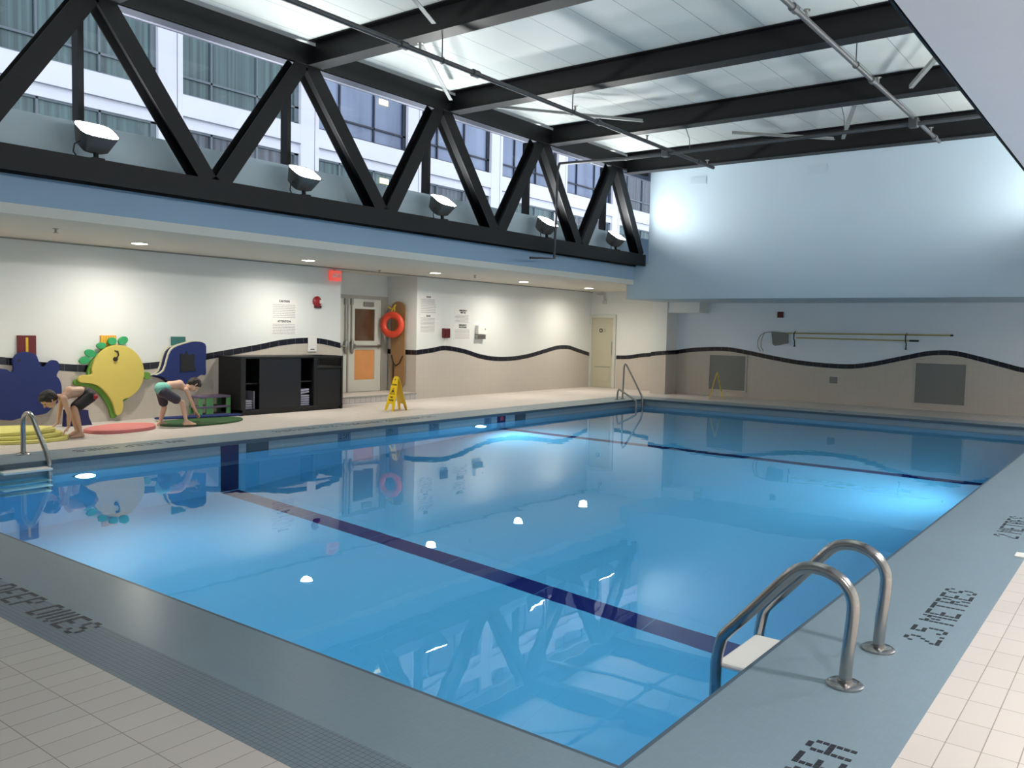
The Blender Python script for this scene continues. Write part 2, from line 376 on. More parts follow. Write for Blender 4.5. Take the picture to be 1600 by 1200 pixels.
# clerestory window left
wn = empty('window_1', (-10.75, 9, 4.04), None, None); wn['kind'] = 'structure'
MB().quad([(-10.76, YB, 4.04), (-10.76, 20.5, 4.04), (-10.76, 20.5, 5.52), (-10.76, YB, 5.52)]).build('pane', M['glass'], wn)
MB().box((-10.80, YB, 5.52), (-10.70, 20.5, ZR)).build('head_panel', mat('pale_head_panel', (150,154,170), .7), wn)
f = MB()
MY = [-1.0, 2.05, 5.16, 8.28, 11.38, 14.42, 17.5]
for y in MY:
    MB().box((-10.84, y-.035, 4.04), (-10.68, y+.035, 5.52)).build('mullion', M['steel_dark'], wn)
f = MB().box((-10.80, 20.5, 3.3), (-9.9, 20.6, ZR)); struct(f, 'wall_clerestory_end', M['blue_paint'])

# wavy wainscot and band -------------------------------------------------
def smooth(pts, n=6):
    out = []
    for i in range(len(pts)-1):
        p0 = pts[max(i-1,0)]; p1 = pts[i]; p2 = pts[i+1]; p3 = pts[min(i+2,len(pts)-1)]
        for k in range(n):
            t = k/n
            out.append(tuple(.5*((2*p1[j])+(-p0[j]+p2[j])*t+(2*p0[j]-5*p1[j]+4*p2[j]-p3[j])*t*t+(-p0[j]+3*p1[j]-3*p2[j]+p3[j])*t**3) for j in (0,1)))
    out.append(tuple(pts[-1])); return out
LW1 = smooth([(YB+.0,1.2),(-1.5,.88),(.5,1.1),(2,1.28),(3.6,1.12),(5.29,1.0),(5.85,.92),(6.52,.86),(7.1,.86),(7.81,.90),(8.69,1.03),(9.7,1.18),(10.3,1.28),(10.89,1.32),(11.3,1.30),(11.75,1.22)])
LW2 = smooth([(14.0,1.06),(14.52,1.11),(14.98,1.16),(15.66,1.08),(16.28,.95),(16.92,.88),(17.59,.88),(18.29,.94),(19.03,1.06),(19.65,1.16),(20.2,1.17),(20.7,1.08),(DX,.95)])
DW = smooth([(-12.55,.90),(-12.14,.92),(-11.7,.99),(-10.95,1.05)])
PW = [(-10.95,1.06),(-10.5,1.11)]
BW = smooth([(-10.5,1.12),(-9.99,1.20),(-9.17,1.25),(-8.57,1.19),(-7.86,1.07),(-7.02,.96),(-6.07,.92),(-5.47,.99),(-4.74,1.17),(-4.19,1.30),(-3.69,1.32),(-3.16,1.21),(-2.65,1.08),(-2.31,1.0),(-1.6,.92),(-.8,.96),(0,1.1),(1.2,1.3),(XR_W,1.1)])
BH = .055
ti = [10]
def wains(curve, kind, at, d, mw_, mb_, side=None):
    """kind 'x': wall of constant x; curve = (y,z)"""
    P = (lambda u, z, o: (at+o, u, z)) if kind == 'x' else (lambda u, z, o: (u, at-o, z))
    vec = (d, 0, 0) if kind == 'x' else (0, -d, 0)
    a = MB().prism([P(curve[0][0], 0, 0)]+[P(curve[-1][0], 0, 0)]+[P(u, z-BH, 0) for u, z in curve[::-1]], vec)
    struct(a, 'trim_%d' % ti[0], mw_); ti[0] += 1
    vec2 = (d*2, 0, 0) if kind == 'x' else (0, -d*2, 0)
    b = MB().prism([P(u, z-BH, 0) for u, z in curve]+[P(u, z+BH, 0) for u, z in curve[::-1]], vec2)
    struct(b, 'trim_%d' % ti[0], mb_); ti[0] += 1
wains(LW1, 'x', WX, .004, M['wains_x'], M['band_x'])
wains(LW2, 'x', WX, .004, M['wains_x'], M['band_x'])
wains([(RX, 1.06), (WX, 1.06)], 'y', 14.0, .004, M['wains_y'], M['band_y'])
wains(DW, 'y', DX, .004, M['wains_y'], M['band_y'])
wains(PW, 'y', 20.5, .004, M['wains_y'], M['band_y'])
wains([(20.5, 1.11), (WY, 1.12)], 'x', -10.5, .004, M['wains_x'], M['band_x'])
wains(BW, 'y', WY, .004, M['wains_y'], M['band_y'])

# doors -------------------------------------------------------------------
d1 = empty('door_1', (RX, 13, .145), None, None); d1['kind'] = 'structure'
f = MB(); f.box((RX, 11.75, .145), (RX+.07, 11.80, 2.32)); f.box((RX, 13.75, .145), (RX+.07, 13.95, 2.32)); f.box((RX, 11.80, 2.24), (RX+.07, 13.75, 2.32)); f.box((RX, 12.72, .145), (RX+.07, 12.76, 2.24))
f.build('door_frame', M['frame_metal'], d1)
for (ya, yb) in ((11.80, 12.72), (12.76, 13.75)):
    lf = MB(); zz = [.155, .42, 1.10, 1.30, 2.02, 2.24]
    lf.box((RX+.01, ya, zz[0]), (RX+.05, yb, zz[1])); lf.box((RX+.01, ya, zz[2]), (RX+.05, yb, zz[3])); lf.box((RX+.01, ya, zz[4]), (RX+.05, yb, zz[5]))
    lf.box((RX+.01, ya, zz[1]), (RX+.05, ya+.19, zz[2])); lf.box((RX+.01, yb-.19, zz[1]), (RX+.05, yb, zz[2])); lf.box((RX+.01, ya, zz[3]), (RX+.05, ya+.19, zz[4])); lf.box((RX+.01, yb-.19, zz[3]), (RX+.05, yb, zz[4]))
    L_ = lf.build('door_leaf', M['door_white'], d1)
    MB().box((RX+.015, ya+.19, zz[3]), (RX+.028, yb-.19, zz[4])).build('upper_pane', M['door_glass_brown'], L_)
    MB().box((RX+.015, ya+.19, zz[1]), (RX+.03, yb-.19, zz[2])).build('lower_panel', M['door_wood'], L_)
    MB().tube([(RX+.10, ya+.12, 1.18), (RX+.10, yb-.06, 1.18)], .022).box((RX+.05, ya+.10, 1.13), (RX+.12, ya+.16, 1.23)).box((RX+.05, yb-.10, 1.14), (RX+.12, yb-.04, 1.22)).build('push_bar', M['chrome_dull'], L_)
    MB().box((RX+.05, yb-.55, 2.08), (RX+.10, yb-.26, 2.18), .008).build('door_closer', M['chrome_dull'], L_)
for y in (12.66, 12.84):
    MB().tube([(RX+.075, y, 1.2), (RX+.075, y, 2.24)], .014).box((RX+.05, y-.03, 2.1), (RX+.10, y+.03, 2.24)).lathe((RX+.09, y, 1.17), [(.0,-.17),(.035,-.13),(.045,-.02),(.04,.10),(.015,.16),(0,.17)]).build('exit_rod', M['chrome_dull'], d1, smooth='auto')
d2 = empty('door_2', (-13.05, DX, 0), None, None); d2['kind'] = 'structure'
f = MB(); f.box((-13.62+.17, DX-.06, 0), (-13.38, DX, 2.13)); f.box((-12.66, DX-.06, 0), (-12.57, DX, 2.13)); f.box((-13.38, DX-.06, 2.04), (-12.66, DX, 2.13)); f.build('door_frame', M['door_white'], d2)
lf = MB().box((-13.38, DX-.02, .01), (-12.66, DX-.005, 2.04)); L_ = lf.build('door_leaf', M['door_beige'], d2)
f = MB(); f.box((-13.26, DX-.028, .18), (-12.76, DX-.02, .60), .003); f.build('kick_grille', M['door_beige'], L_)
f = MB(); f.box((-13.27, DX-.035, .60), (-12.75, DX-.02, .62)); f.build('grille_rail', M['frame_metal'], L_)
f = MB().lathe((-12.98, DX-.026, 1.67), [(.05,-.004),(.05,.004)], (0,1,0)).torus((-13.08, DX-.026, 1.67), .045, .012, (0,1,0), sq=.5); f.build('pictogram', M['ink_dark'], L_)
MB().box((-12.70, DX-.05, .95), (-12.67, DX-.02, 1.35)).build('door_handle', M['chrome_dull'], L_)

# ================================================================== STRUCTURE ABOVE
def truss(xc, sgn, label):
    """xc: inner flange plane; chord depth goes outward by .28"""
    r = empty('steel_truss', (xc, 9, 3.24), label, 'truss')
    xm = xc-sgn*.14
    MB().ibeam((xm, YB+.01, 3.38), (xm, 18.49, 3.38), (1,0,0), .28, .28).build('bottom_chord', M['steel_dark'], r)
    xt = xc-sgn*.035
    MB().ibeam((xt, YB+.01, 5.55), (xt, 18.49, 5.55), (1,0,0), .30, .07).build('top_chord', M['steel_dark'], r)
    tops = [-.98, 2.07, 5.09, 8.16, 11.12, 14.14, 17.06]; bots = [-2.5, .55, 3.62, 6.66, 9.80, 12.73, 15.66, 18.42]
    for i, ty in enumerate(tops):
        for by in (bots[i], bots[i+1]):
            MB().ibeam((xm, by+(.10 if by < ty else -.10), 3.50), (xm, ty+(-.07 if by < ty else .07), 5.42), (1,0,0), .23, .24).build('diagonal_member', M['steel_dark'], r)
    return r
truss(-10.10, 1, 'dark steel truss of V-shaped diagonals running along the left clerestory windows')
truss(-1.145, -1, 'dark steel truss whose lower chord edges the blue soffit at upper right')
BY = [-.9, 2.2, 5.22, 8.30, 11.40, 14.42, 17.45]
blab = {5.22:'dark steel roof beam crossing nearest the camera at the top edge', 8.30:'dark steel roof beam landing on the second truss peak from the left', 11.40:'dark steel roof beam landing on the third truss peak from the left', 14.42:'dark steel roof beam just before the cross sprinkler pipe', 17.45:'dark steel roof beam farthest back against the upper end wall', 2.2:'dark steel roof beam above the near end of the pool', -.9:'dark steel roof beam above the camera'}
for y in BY:
    zb = 5.30 if y == 17.45 else 5.40
    MB().ibeam((-10.095, y, (zb+ZR)/2), (-1.15, y, (zb+ZR)/2), (0,0,1), .27, ZR-zb-.004).build('roof_beam', M['steel_dark'], None, label=blab[y], cat='beam', group='dark steel roof beams')
# bracing angles
def angle_bar(a, b, lab):
    a = Vector(a); b = Vector(b); t = (b-a).normalized(); q = t.cross(Vector((0,0,1))).normalized()
    f = MB().prism([a, a+q*.06, a+q*.06+Vector((0,0,.01)), a+q*.01+Vector((0,0,.01)), a+q*.01+Vector((0,0,.06)), a+Vector((0,0,.06))], b-a)
    f.build('roof_brace', M['brace'], None, label=lab, cat='brace', group='pale diagonal roof braces')
angle_bar((-7.0,6.9,5.45), (-7.55,8.05,5.45), 'short pale steel brace at the top edge before the second roof beam')
angle_bar((-8.25,8.55,5.45), (-9.75,10.85,5.45), 'pale steel brace running down to the third truss peak')
angle_bar((-9.4,11.7,5.45), (-7.75,13.9,5.45), 'pale steel brace crossing the bay under the third roof beam')
angle_bar((-6.75,15.6,5.45), (-5.3,17.1,5.45), 'left one of two pale steel braces meeting at the far beam')
angle_bar((-4.3,14.8,5.45), (-5.15,17.1,5.45), 'right one of two pale steel braces meeting at the far beam')
angle_bar((-2.4,12.3,5.45), (-3.3,14.2,5.45), 'pale steel brace at the right end of the fourth bay')
# sprinkler pipework: one joined grid
ZP = 5.12; zm = 5.03; ym = 14.75
root = empty('sprinkler_pipework', (-9.98, 14.3, 3.15), 'dark sprinkler pipework hung under the roof beams with a drop beside the truss', 'pipe')
def pipe_run(x, y1, r, m, heads=(), clamps=(), hang=()):
    p = MB().tube([(x, YB+.1, ZP), (x, y1, ZP)], r, 10).build('branch_pipe', m, root, smooth='auto')
    for y in heads: MB().tube([(x, y, ZP), (x, y, ZP+.10)], .016, 8).lathe((x, y, ZP+.10), [(.0,0),(.04,.0),(.04,.01),(0,.012)], seg=10).build('sprinkler_head', M['chrome_dull'], p)
    for y in clamps: MB().tube([(x, y-.06, ZP), (x, y+.06, ZP)], r*1.5, 10).build('pipe_coupling', m, p)
    for y in hang: MB().tube([(x, y, ZP), (x, y, 5.41)], .008, 6).torus((x, y, ZP), r*1.25, .006, (0,1,0), 14, 6).build('hanger', M['pipe'], p)
pipe_run(-7.70, 16.9, .035, M['pipe'], (8.0, 11.6, 14.0, 16.6), (7.7, 9.1, 12.3, 16.2), (8.42, 11.52))
pipe_run(-3.33, 16.7, .032, M['pipe_grey'], (9.6, 12.6, 16.0), (9.2, 12.3, 16.3), (11.52,))
MB().tube([(-9.98, 14.5, zm), (-8.5, ym, zm), (-1.2, ym, zm)], .034, 10).build('cross_main', M['pipe'], root, smooth='auto')
MB().tube([(-9.98, 14.5, zm), (-9.98, 14.45, 4.9), (-9.98, 14.4, 3.10), (-10.0, 13.6, 3.05)], .026, 10).build('drop_pipe', M['pipe'], root, smooth='auto')
for x in (-7.70, -3.33): MB().box((x-.07, ym-.07, zm-.06), (x+.07, ym+.07, zm+.10), .02).build('pipe_tee', M['pipe'], root)
for x in (-7.2, -4.4): MB().tube([(x, ym, zm), (x, ym-.04, 5.25), (x, 14.55, 5.41)], .007, 6).build('hanger', M['pipe'], root)

# floodlights ---------------------------------------------------------------
FY = [2.0, 5.12, 8.22, 11.28, 14.5, 17.3]
def floodlight():
    r = empty('floodlight', (0, 0, 0), 'x', 'floodlight', 'floodlights along the trusses')
    # local frame: lamp sits on chord top at origin, throws up and towards +x
    n = Vector((.574, 0, .82)); u = Vector((.82, 0, -.574)); v = Vector((0, 1, 0)); c = Vector((.02, 0, .36))
    def ring(a, b, d, k=12):
        pts = []
        for i in range(24):
            t = 2*PI*i/24; cx, cy = math.cos(t), math.sin(t)
            s = lambda q, e: math.copysign(abs(q)**e, q)
            pts.append(c+n*d+u*(a*s(cx, .55))+v*(b*s(cy, .55)))
        return pts
    f = MB(); rr = []
    for (a, b, d) in ((.10,.12,-.26),(.15,.17,-.22),(.19,.23,-.02),(.20,.245,0),(.185,.23,0.0),(.18,.225,-.012)):
        rr.append([f.bm.verts.new(p) for p in ring(a, b, d)])
    for A, B in zip(rr, rr[1:]):
        for i in range(24): f.bm.faces.new((A[i], A[(i+1) % 24], B[(i+1) % 24], B[i]))
    f.bm.faces.new(rr[0][::-1]); f.build('housing', M['lamp_body'], r, smooth='auto')
    f = MB(); f.bm.faces.new([f.bm.verts.new(p) for p in ring(.182, .227, -.008)]); f.build('lens', M['lamp_lens'], r)
    f = MB(); f.tube([(0,0,.0),(-.03,0,.2)], .03); f.box((-.07,-.07,0),(.07,.07,.03)); f.build('yoke', M['steel_dark'], r)
    f = MB(); f.tube([(-.02,-.16,.22),(.03,-.27,.15),(.04,-.29,.06),(.0,-.22,.0)], .009, 6); f.build('cable', M['black'], r, smooth='auto')
    ld = bpy.data.lights.new('flood', 'SPOT'); ld.energy = FLOOD_W; ld.color = (.97, 1, .97); ld.spot_size = math.radians(165); ld.spot_blend = .55; ld.shadow_soft_size = .16
    lo = bpy.data.objects.new('floodlight_beam', ld); COL.objects.link(lo); lo.parent = r
    lo.location = c+n*.03; lo.rotation_mode = 'QUATERNION'; lo.rotation_quaternion = n.to_track_quat('Z', 'Y') @ Vector((1,0,0)).to_track_quat('Z','Y').__class__((1,0,0,0))
    lo.rotation_quaternion = (-n).to_track_quat('Z', 'Y')
    return r
fl0 = floodlight()
labs = ['left truss, out past the near end of the pool', 'leftmost one on the left truss, above the blue mat', 'second one on the left truss from the left', 'third one on the left truss from the left', 'fourth one on the left truss, beside the drop pipe', 'last one on the left truss by the end wall']
for i, y in enumerate(FY):
    o = fl0 if i == 0 else copy_tree(fl0)
    o.location = (-10.24, y, 3.52); o['label'] = 'lit bronze floodlight, '+labs[i]
    o2 = copy_tree(fl0); o2.location = (-1.0, y, 3.52); o2.rotation_euler = (0, 0, PI); o2['label'] = 'lit bronze floodlight number %s on the right truss counted from the camera' % ['one','two','three','four','five','six'][i]

# downlights ----------------------------------------------------------------
def downlight():
    r = empty('downlight', (0, 0, 0), 'x', 'ceiling light', 'round recessed downlights')
    MB().lathe((0,0,0), [(.135,0),(.135,-.012),(.115,-.012),(.112,-.002)], seg=28).build('trim_ring', M['down_ring'], r, smooth='auto')
    MB().lathe((0,0,-.006), [(.113,0),(.10,-.006),(0,-.008)], seg=28).build('lens', M['down_lens'], r, smooth='auto')
    ld = bpy.data.lights.new('down', 'SPOT'); ld.energy = DOWN_W; ld.color = (1, .94, .83); ld.spot_size = math.radians(172); ld.spot_blend = 1.0; ld.shadow_soft_size = .10
    lo = bpy.data.objects.new('downlight_beam', ld); COL.objects.link(lo); lo.parent = r; lo.location = (0, 0, -.03)
    return r
dl0 = downlight(); n0 = True
DLL = [(3.6, 'nearest, above the left ladder'), (6.82, 'above the yellow fish mat'), (10.02, 'above the black cabinet'), (13.4, 'above the life ring recess'), (16.55, 'in the middle above the paper holder'), (19.5, 'farthest, above the beige door')]
for i, (y, s) in enumerate(DLL):
    o = dl0 if i == 0 else copy_tree(dl0); o.location = (-12.35, y, ZC); o['label'] = 'lit round downlight in the left soffit, '+s
dlr = bpy.data.lights.new('down_right', 'SPOT'); dlr.energy = DOWN_W*1.95; dlr.color = (1, .96, .92); dlr.spot_size = math.radians(172); dlr.spot_blend = 1; dlr.shadow_soft_size = .1
for i, y in enumerate((1.2, 4.4, 7.6, 10.8, 14.0, 17.2)):
    o = copy_tree(dl0); o.location = (1.1, y, ZC)
    for ch in o.children:
        if ch.type == 'LIGHT': ch.data = dlr
    o['label'] = 'lit round downlight in the right soffit, number %s from the near wall' % ['one','two','three','four','five','six','seven'][i]
# pool lamps -----------------------------------------------------------------
def pool_lamp(x, y, z, d, lab, p=1.0, yaw=0):
    r = empty('pool_lamp', (x, y, z), lab, 'pool light', 'round underwater lamps')
    MB().lathe((x, y, z), [(.13,0),(.13,.02*1),(.105,.035),(.10,.02)], (d,0,0), 24).build('bezel', M['chrome'], r, smooth='auto')
    MB().lathe((x+d*.02, y, z), [(.10,0),(.08,.012),(0,.02)], (d,0,0), 24).build('lens', M['pool_lens'], r, smooth='auto')
    ld = bpy.data.lights.new('pool', 'SPOT'); ld.energy = POOL_W*p; ld.color = (.68, .90, 1); ld.spot_size = math.radians(160); ld.spot_blend = .8; ld.shadow_soft_size = .1
    lo = bpy.data.objects.new('pool_lamp_beam', ld); COL.objects.link(lo); lo.parent = r
    lo.location = (d*.07, 0, 0); lo.rotation_euler = (0, -d*PI/2*.9, 0)
pool_lamp(XL, 4.86, -.50, 1, 'glowing underwater lamp in the left pool wall beside the left ladder')
pool_lamp(XL, 12.2, -.42, 1, 'glowing underwater lamp in the left pool wall before the depth tile with red mark')
pool_lamp(XR, 11.3, -.42, -1, 'underwater lamp in the right pool wall lighting the shallow end')
pool_lamp(XR, 5.6, -.50, -1, 'underwater lamp in the right pool wall near the front ladder', .4)

# ================================================================== HOTEL BUILDING OUTSIDE
FXO = -17.0
hb = empty('hotel_building', (FXO, 16, 0), 'white concrete hotel facade with curtained window bands seen through the clerestory', 'building')
PIER = [9.79+3.7*k for k in range(-4, 9)]; PWD = .56
SP = [(2.9, 3.70), (5.81, 6.51), (8.61, 9.31)]
f = MB()
for z0, z1 in SP: f.box((FXO-.3, -6, z0), (FXO, 44, z1)); f.box((FXO, -6, z0+.235), (FXO+.05, 44, z1))
f.box((FXO-.3, -6, 11.4), (FXO, 44, 12.4))
for y in PIER: f.box((FXO-.3, y, 0), (FXO+.055, y+PWD, 12.0))
f.build('wall', M['facade'], hb)
f = MB()
for z0, z1 in SP: f.box((FXO+.05, -6, z0+.22), (FXO+.054, 44, z0+.245))
for y in PIER: f.box((FXO+.055, y+.42, 0), (FXO+.058, y+.435, 12.0))
f.build('joint_lines', M['facade_line'], hb)
def pane_mat(name, a, b_, sc):
    m = mat(name, a, .25, spec=.7); nt = m.node_tree; N = nt.nodes; Lk = nt.links.new; b = N['Principled BSDF']
    g = N.new('ShaderNodeNewGeometry'); mp = N.new('ShaderNodeMapping'); mp.inputs['Scale'].default_value = (0, sc, .12); Lk(g.outputs['Position'], mp.inputs[0])
    n = N.new('ShaderNodeTexNoise'); n.inputs['Scale'].default_value = 1; n.inputs['Detail'].default_value = 5; Lk(mp.outputs[0], n.inputs['Vector'])
    cr = N.new('ShaderNodeValToRGB'); cr.color_ramp.elements[0].color = srgb(*a); cr.color_ramp.elements[1].color = srgb(*b_)
    cr.color_ramp.elements[0].position = .35; cr.color_ramp.elements[1].position = .65; Lk(n.outputs[0], cr.inputs[0]); Lk(cr.outputs[0], b.inputs['Base Color'])
    return m
CUR = [pane_mat('teal_curtain_behind_glass', (40,62,66), (84,112,114), 9), pane_mat('painted_sky_glass', (96,110,138), (138,152,180), .8), pane_mat('dark_curtain_behind_glass', (40,44,56), (92,100,112), 9)]  # blue-grey panes carry the sky's reflection painted into their colour
rnd = random.Random(3)
for k, y in enumerate(PIER[:-1]):
    for fz, (z0, z1) in enumerate([(3.70, 5.81), (6.51, 8.61), (9.31, 11.4)]):
        a, b = y+PWD, y+3.7
        cm = CUR[0] if b < 14.5 else CUR[1] if b < 28.9 else CUR[2]
        if fz == 0: cm = CUR[0] if k % 2 else CUR[2]
        f = MB(); w = .045; xg = FXO-.10; tz = z0+.38
        ms = [a+(b-a)*.24, a+(b-a)*.62]
        for (ya, yb) in ((a, a+w), (b-.12, b), (ms[0]-w/2, ms[0]+w/2), (ms[1]-w/2, ms[1]+w/2)): f.box((xg, ya, z0), (xg+.06, yb, z1))
        f.box((xg, a, z0), (xg+.06, b, z0+w)); f.box((xg, a, z1-w), (xg+.06, b, z1)); f.box((xg, a, tz), (xg+.06, b, tz+w))
        fo = f.build('window_frame', M['frame_dark'] if cm is CUR[1] else M['frame_grey'], hb)
        MB().quad([(xg+.01, a, z0), (xg+.01, b, z0), (xg+.01, b, z1), (xg+.01, a, z1)]).build('window_pane', cm, fo)
for (px, py) in ((600, 160), (601, 283)):
    p = on_x(px, py, FXO-.05); MB().box((FXO-.075, p.y-.16, p.z-.07), (FXO-.06, p.y+.16, p.z+.07), .004).build('lit_lamp', M['lamp_glow'], hb)

# ================================================================== POOL EDGE
def ladder(name, yc, half, xe, d, lab, base=.42, H=.54, sl=(.57,.13), slope=None, r=.029, treads=(-.06,-.36,-.66,-.96)):
    """xe: pool edge x; d: +1 when the pool lies towards +x.  profile in local (u outward from the edge to the deck, z)"""
    L = empty(name, (xe-d*base, yc, 0), lab, 'pool ladder')
    P = lambda u, y, z: (xe-d*u, y, z)
    prof = slope or [(0.415, 0.0), (0.423, 0.162), (0.436, 0.312), (0.435, 0.396), (0.41, 0.453), (0.362, 0.497), (0.291, 0.52), (0.223, 0.517), (0.166, 0.49), (0.098, 0.417), (-0.008, 0.291), (-0.095, 0.191), (-0.163, 0.113), (-0.191, 0.066), (-0.212, -0.038), (-0.215, -0.12), (-0.215, -0.4), (-0.215, -1.15)]
    prof = [prof[0]]+smooth(prof[1:], 4)
    for y in (yc-half, yc+half):
        rl = MB().tube([P(u, y, z) for u, z in prof], r, 14).build('rail', M['chrome'], L, smooth='auto')
        MB().lathe(P(prof[0][0], y, 0), [(.0,.001),(.082,.001),(.082,.010),(.070,.018),(.036,.020),(.036,.03),(.0,.03)], seg=28).build('flange', M['chrome'], rl, smooth='auto')
    for z in treads:
        MB().box(P(-.03, yc-half+.03, z-.03), P(-.225, yc+half-.03, z), .012).build('tread', M['white_plastic'], L)
    return L
ladder('pool_ladder', 4.28, .29, XR, -1, 'stainless steel pool ladder in the foreground on the right pool edge')
ladder('pool_ladder', 4.16, .29, XL, 1, 'stainless steel pool ladder at the left edge of the picture, before the crouching boy', slope=[(.61,.0),(.61,.36),(.60,.42),(.56,.47),(.50,.50),(.43,.50),(.36,.46),(.30,.40),(.06,.14),(.0,.06),(-.05,-.02),(-.06,-.1),(-.06,-.5),(-.06,-1.15)])
L = empty('pool_handrail', (-10.3, 18.0, 0), 'stainless steel sloping handrail at the far left pool corner', 'handrail')
for y, zt, xb in ((18.05, .86, -10.38), (17.75, .26, -10.36)):
    MB().tube([(xb, y, 0), (xb+.02, y, zt-.06), (xb+.05, y, zt), (xb+.08, y, zt-.02), (-9.86, y, .12 if zt > .5 else .02), (-9.83, y, .0), (-9.83, y, -.9)], .022, 10).build('rail', M['chrome_dull'], L, smooth='auto')
    MB().lathe((xb, y, 0), [(0,.001),(.06,.001),(.06,.012),(0,.014)], seg=16).build('flange', M['chrome'], L)
MB().box((-10.08, 17.75, -.20), (-9.80, 18.05, -.17)).build('tread', M['chrome_dull'], L)

# mosaic lettering -----------------------------------------------------------
FONT = {'D':['1110','1001','1001','1001','1001','1001','1110'],'E':['1111','1000','1000','1110','1000','1000','1111'],'P':['1110','1001','1001','1110','1000','1000','1000'],
 'I':['1','1','1','1','1','1','1'],'V':['101','101','101','101','101','101','010'],'S':['0110','1001','1000','0110','0001','1001','0110'],'A':['0110','1001','1001','1111','1001','1001','1001'],
 'R':['1110','1001','1001','1110','1010','1001','1001'],'M':['10001','11011','10101','10101','10001','10001','10001'],'T':['11111','00100','00100','00100','00100','00100','00100'],
 '2':['0110','1001','0001','0010','0100','1000','1111'],'5':['1111','1000','1110','0001','0001','1001','0110'],'.':['0','0','0','0','0','0','1'],'N':['1001','1101','1101','1011','1011','1001','1001'],
 'O':['0110','1001','1001','1001','1001','1001','0110'],'1':['010','110','010','010','010','010','111'],' ':['00']*7}
def mosaic(s, org, right, up, c, lab, name='mosaic_letter', m=None, parent=None):
    """org = lower left corner of the text; one mesh per letter"""
    org = Vector(org); right = Vector(right); up = Vector(up); col = 0; g = c*.07
    nrm = right.cross(up); root = parent or empty('mosaic_lettering', org, lab, 'lettering')
    for ch in s:
        rows = FONT[ch]; f = MB(); n = 0
        for r, row in enumerate(rows):
            for k, v in enumerate(row):
                if v == '1':
                    a = org+right*((col+k)*c+g)+up*((6-r)*c+g)
                    q = [a, a+right*(c-2*g), a+right*(c-2*g)+up*(c-2*g), a+up*(c-2*g)]
                    f.prism([p+nrm*.0002 for p in q], nrm*.0012); n += 1
        if n: f.build(name, m or M['mosaic_dark'], root)
        else: f.bm.free()
        col += len(rows[0])+1
def mwidth(s, c): return (sum(len(FONT[ch][0])+1 for ch in s)-1)*c
C = .0262
w = mwidth('DEEP DIVES', C); mosaic('NO DEEP DIVES', (-4.345-mwidth('NO DEEP DIVES', C), 2.017, 0), (1,0,0), (0,1,0), C, 'dark mosaic words ending in DIVES on the near grey strip')
mosaic('2.5 METRES', (-.838, 4.835, 0), (0,1,0), (-1,0,0), C, 'dark mosaic words 2.5 METRES set beside the foreground ladder')
mosaic('AREA', (-.845, 3.372-mwidth('AREA', C), 0), (0,1,0), (-1,0,0), C, 'dark mosaic letters cut off by the bottom edge of the picture')
mosaic('2 METRES', (-.838, 7.93, 0), (0,1,0), (-1,0,0), C, 'dark mosaic words partly cut off by the right edge of the picture')
for (px, py, s, t) in ((277, 687, 'NO DEEP DIVES', 'longest, before the pink and green foam mats'), (512, 664, '2.5 METRES', 'first one past the black cabinet'), (596, 656, '2 METRES', 'between the cabinet and the wet floor sign'), (664, 649, '1.5 METRES', 'just past the wet floor sign')):
    p = on_z(px, py, 0); mosaic(s, (XL-.55, p.y, 0), (0,-1,0), (1,0,0), C, 'dark mosaic words on the left pool edge, '+t)
p = on_z(1591, 868, 0); MB().box((p.x-.02, p.y-.07, 0), (p.x+.40, p.y+.07, .012), .004).build('drain_cover', M['white_plastic'], None, label='white rectangular plate lying on the deck at the right edge of the picture', cat='drain cover')
# depth tiles on the far pool wall above the water
def marker(y0, y1, m, lab, txt=None, red=False):
    o = empty('depth_marker', (XL, (y0+y1)/2, -.2), lab, 'tile marker')
    MB().box((XL, y0, -.30), (XL+.004, y1, -.055)).build('tile', m, o)
    if txt:
        cw = min(.0115, (y1-y0)*.86/(mwidth(txt, 1))); mosaic(txt, (XL+.0045, y0+.03, -.145), (0,1,0), (0,0,1), cw, None, 'digit', M['mosaic_dark'], o)
    if red: MB().box((XL+.004, y0+.10, -.14), (XL+.006, y0+.19, -.065)).build('red_tile', M['red_mark'], o)
marker(7.13, 7.50, M['slate_tile'], 'plain slate tile on the left pool wall next to the wide navy stripe')
marker(8.79, 9.05, M['marker_tile'], 'blue depth tile on the left pool wall below the cabinet', '2.5M')
marker(9.82, 10.10, M['marker_tile'], 'blue depth tile on the left pool wall below the wet floor sign', '2M')
marker(10.86, 11.12, M['marker_tile'], 'blue depth tile on the left pool wall below the notices', '1.5M')
marker(12.39, 12.60, M['marker_tile'], 'blue depth tile on the left pool wall, last before the navy tile', '1M')
marker(12.78, 13.04, M['navy_tile'], 'navy tile with a red mark on the left pool wall', None, True)
marker(13.35, 13.70, M['slate_tile'], 'plain slate tile on the left pool wall beyond the navy tile')

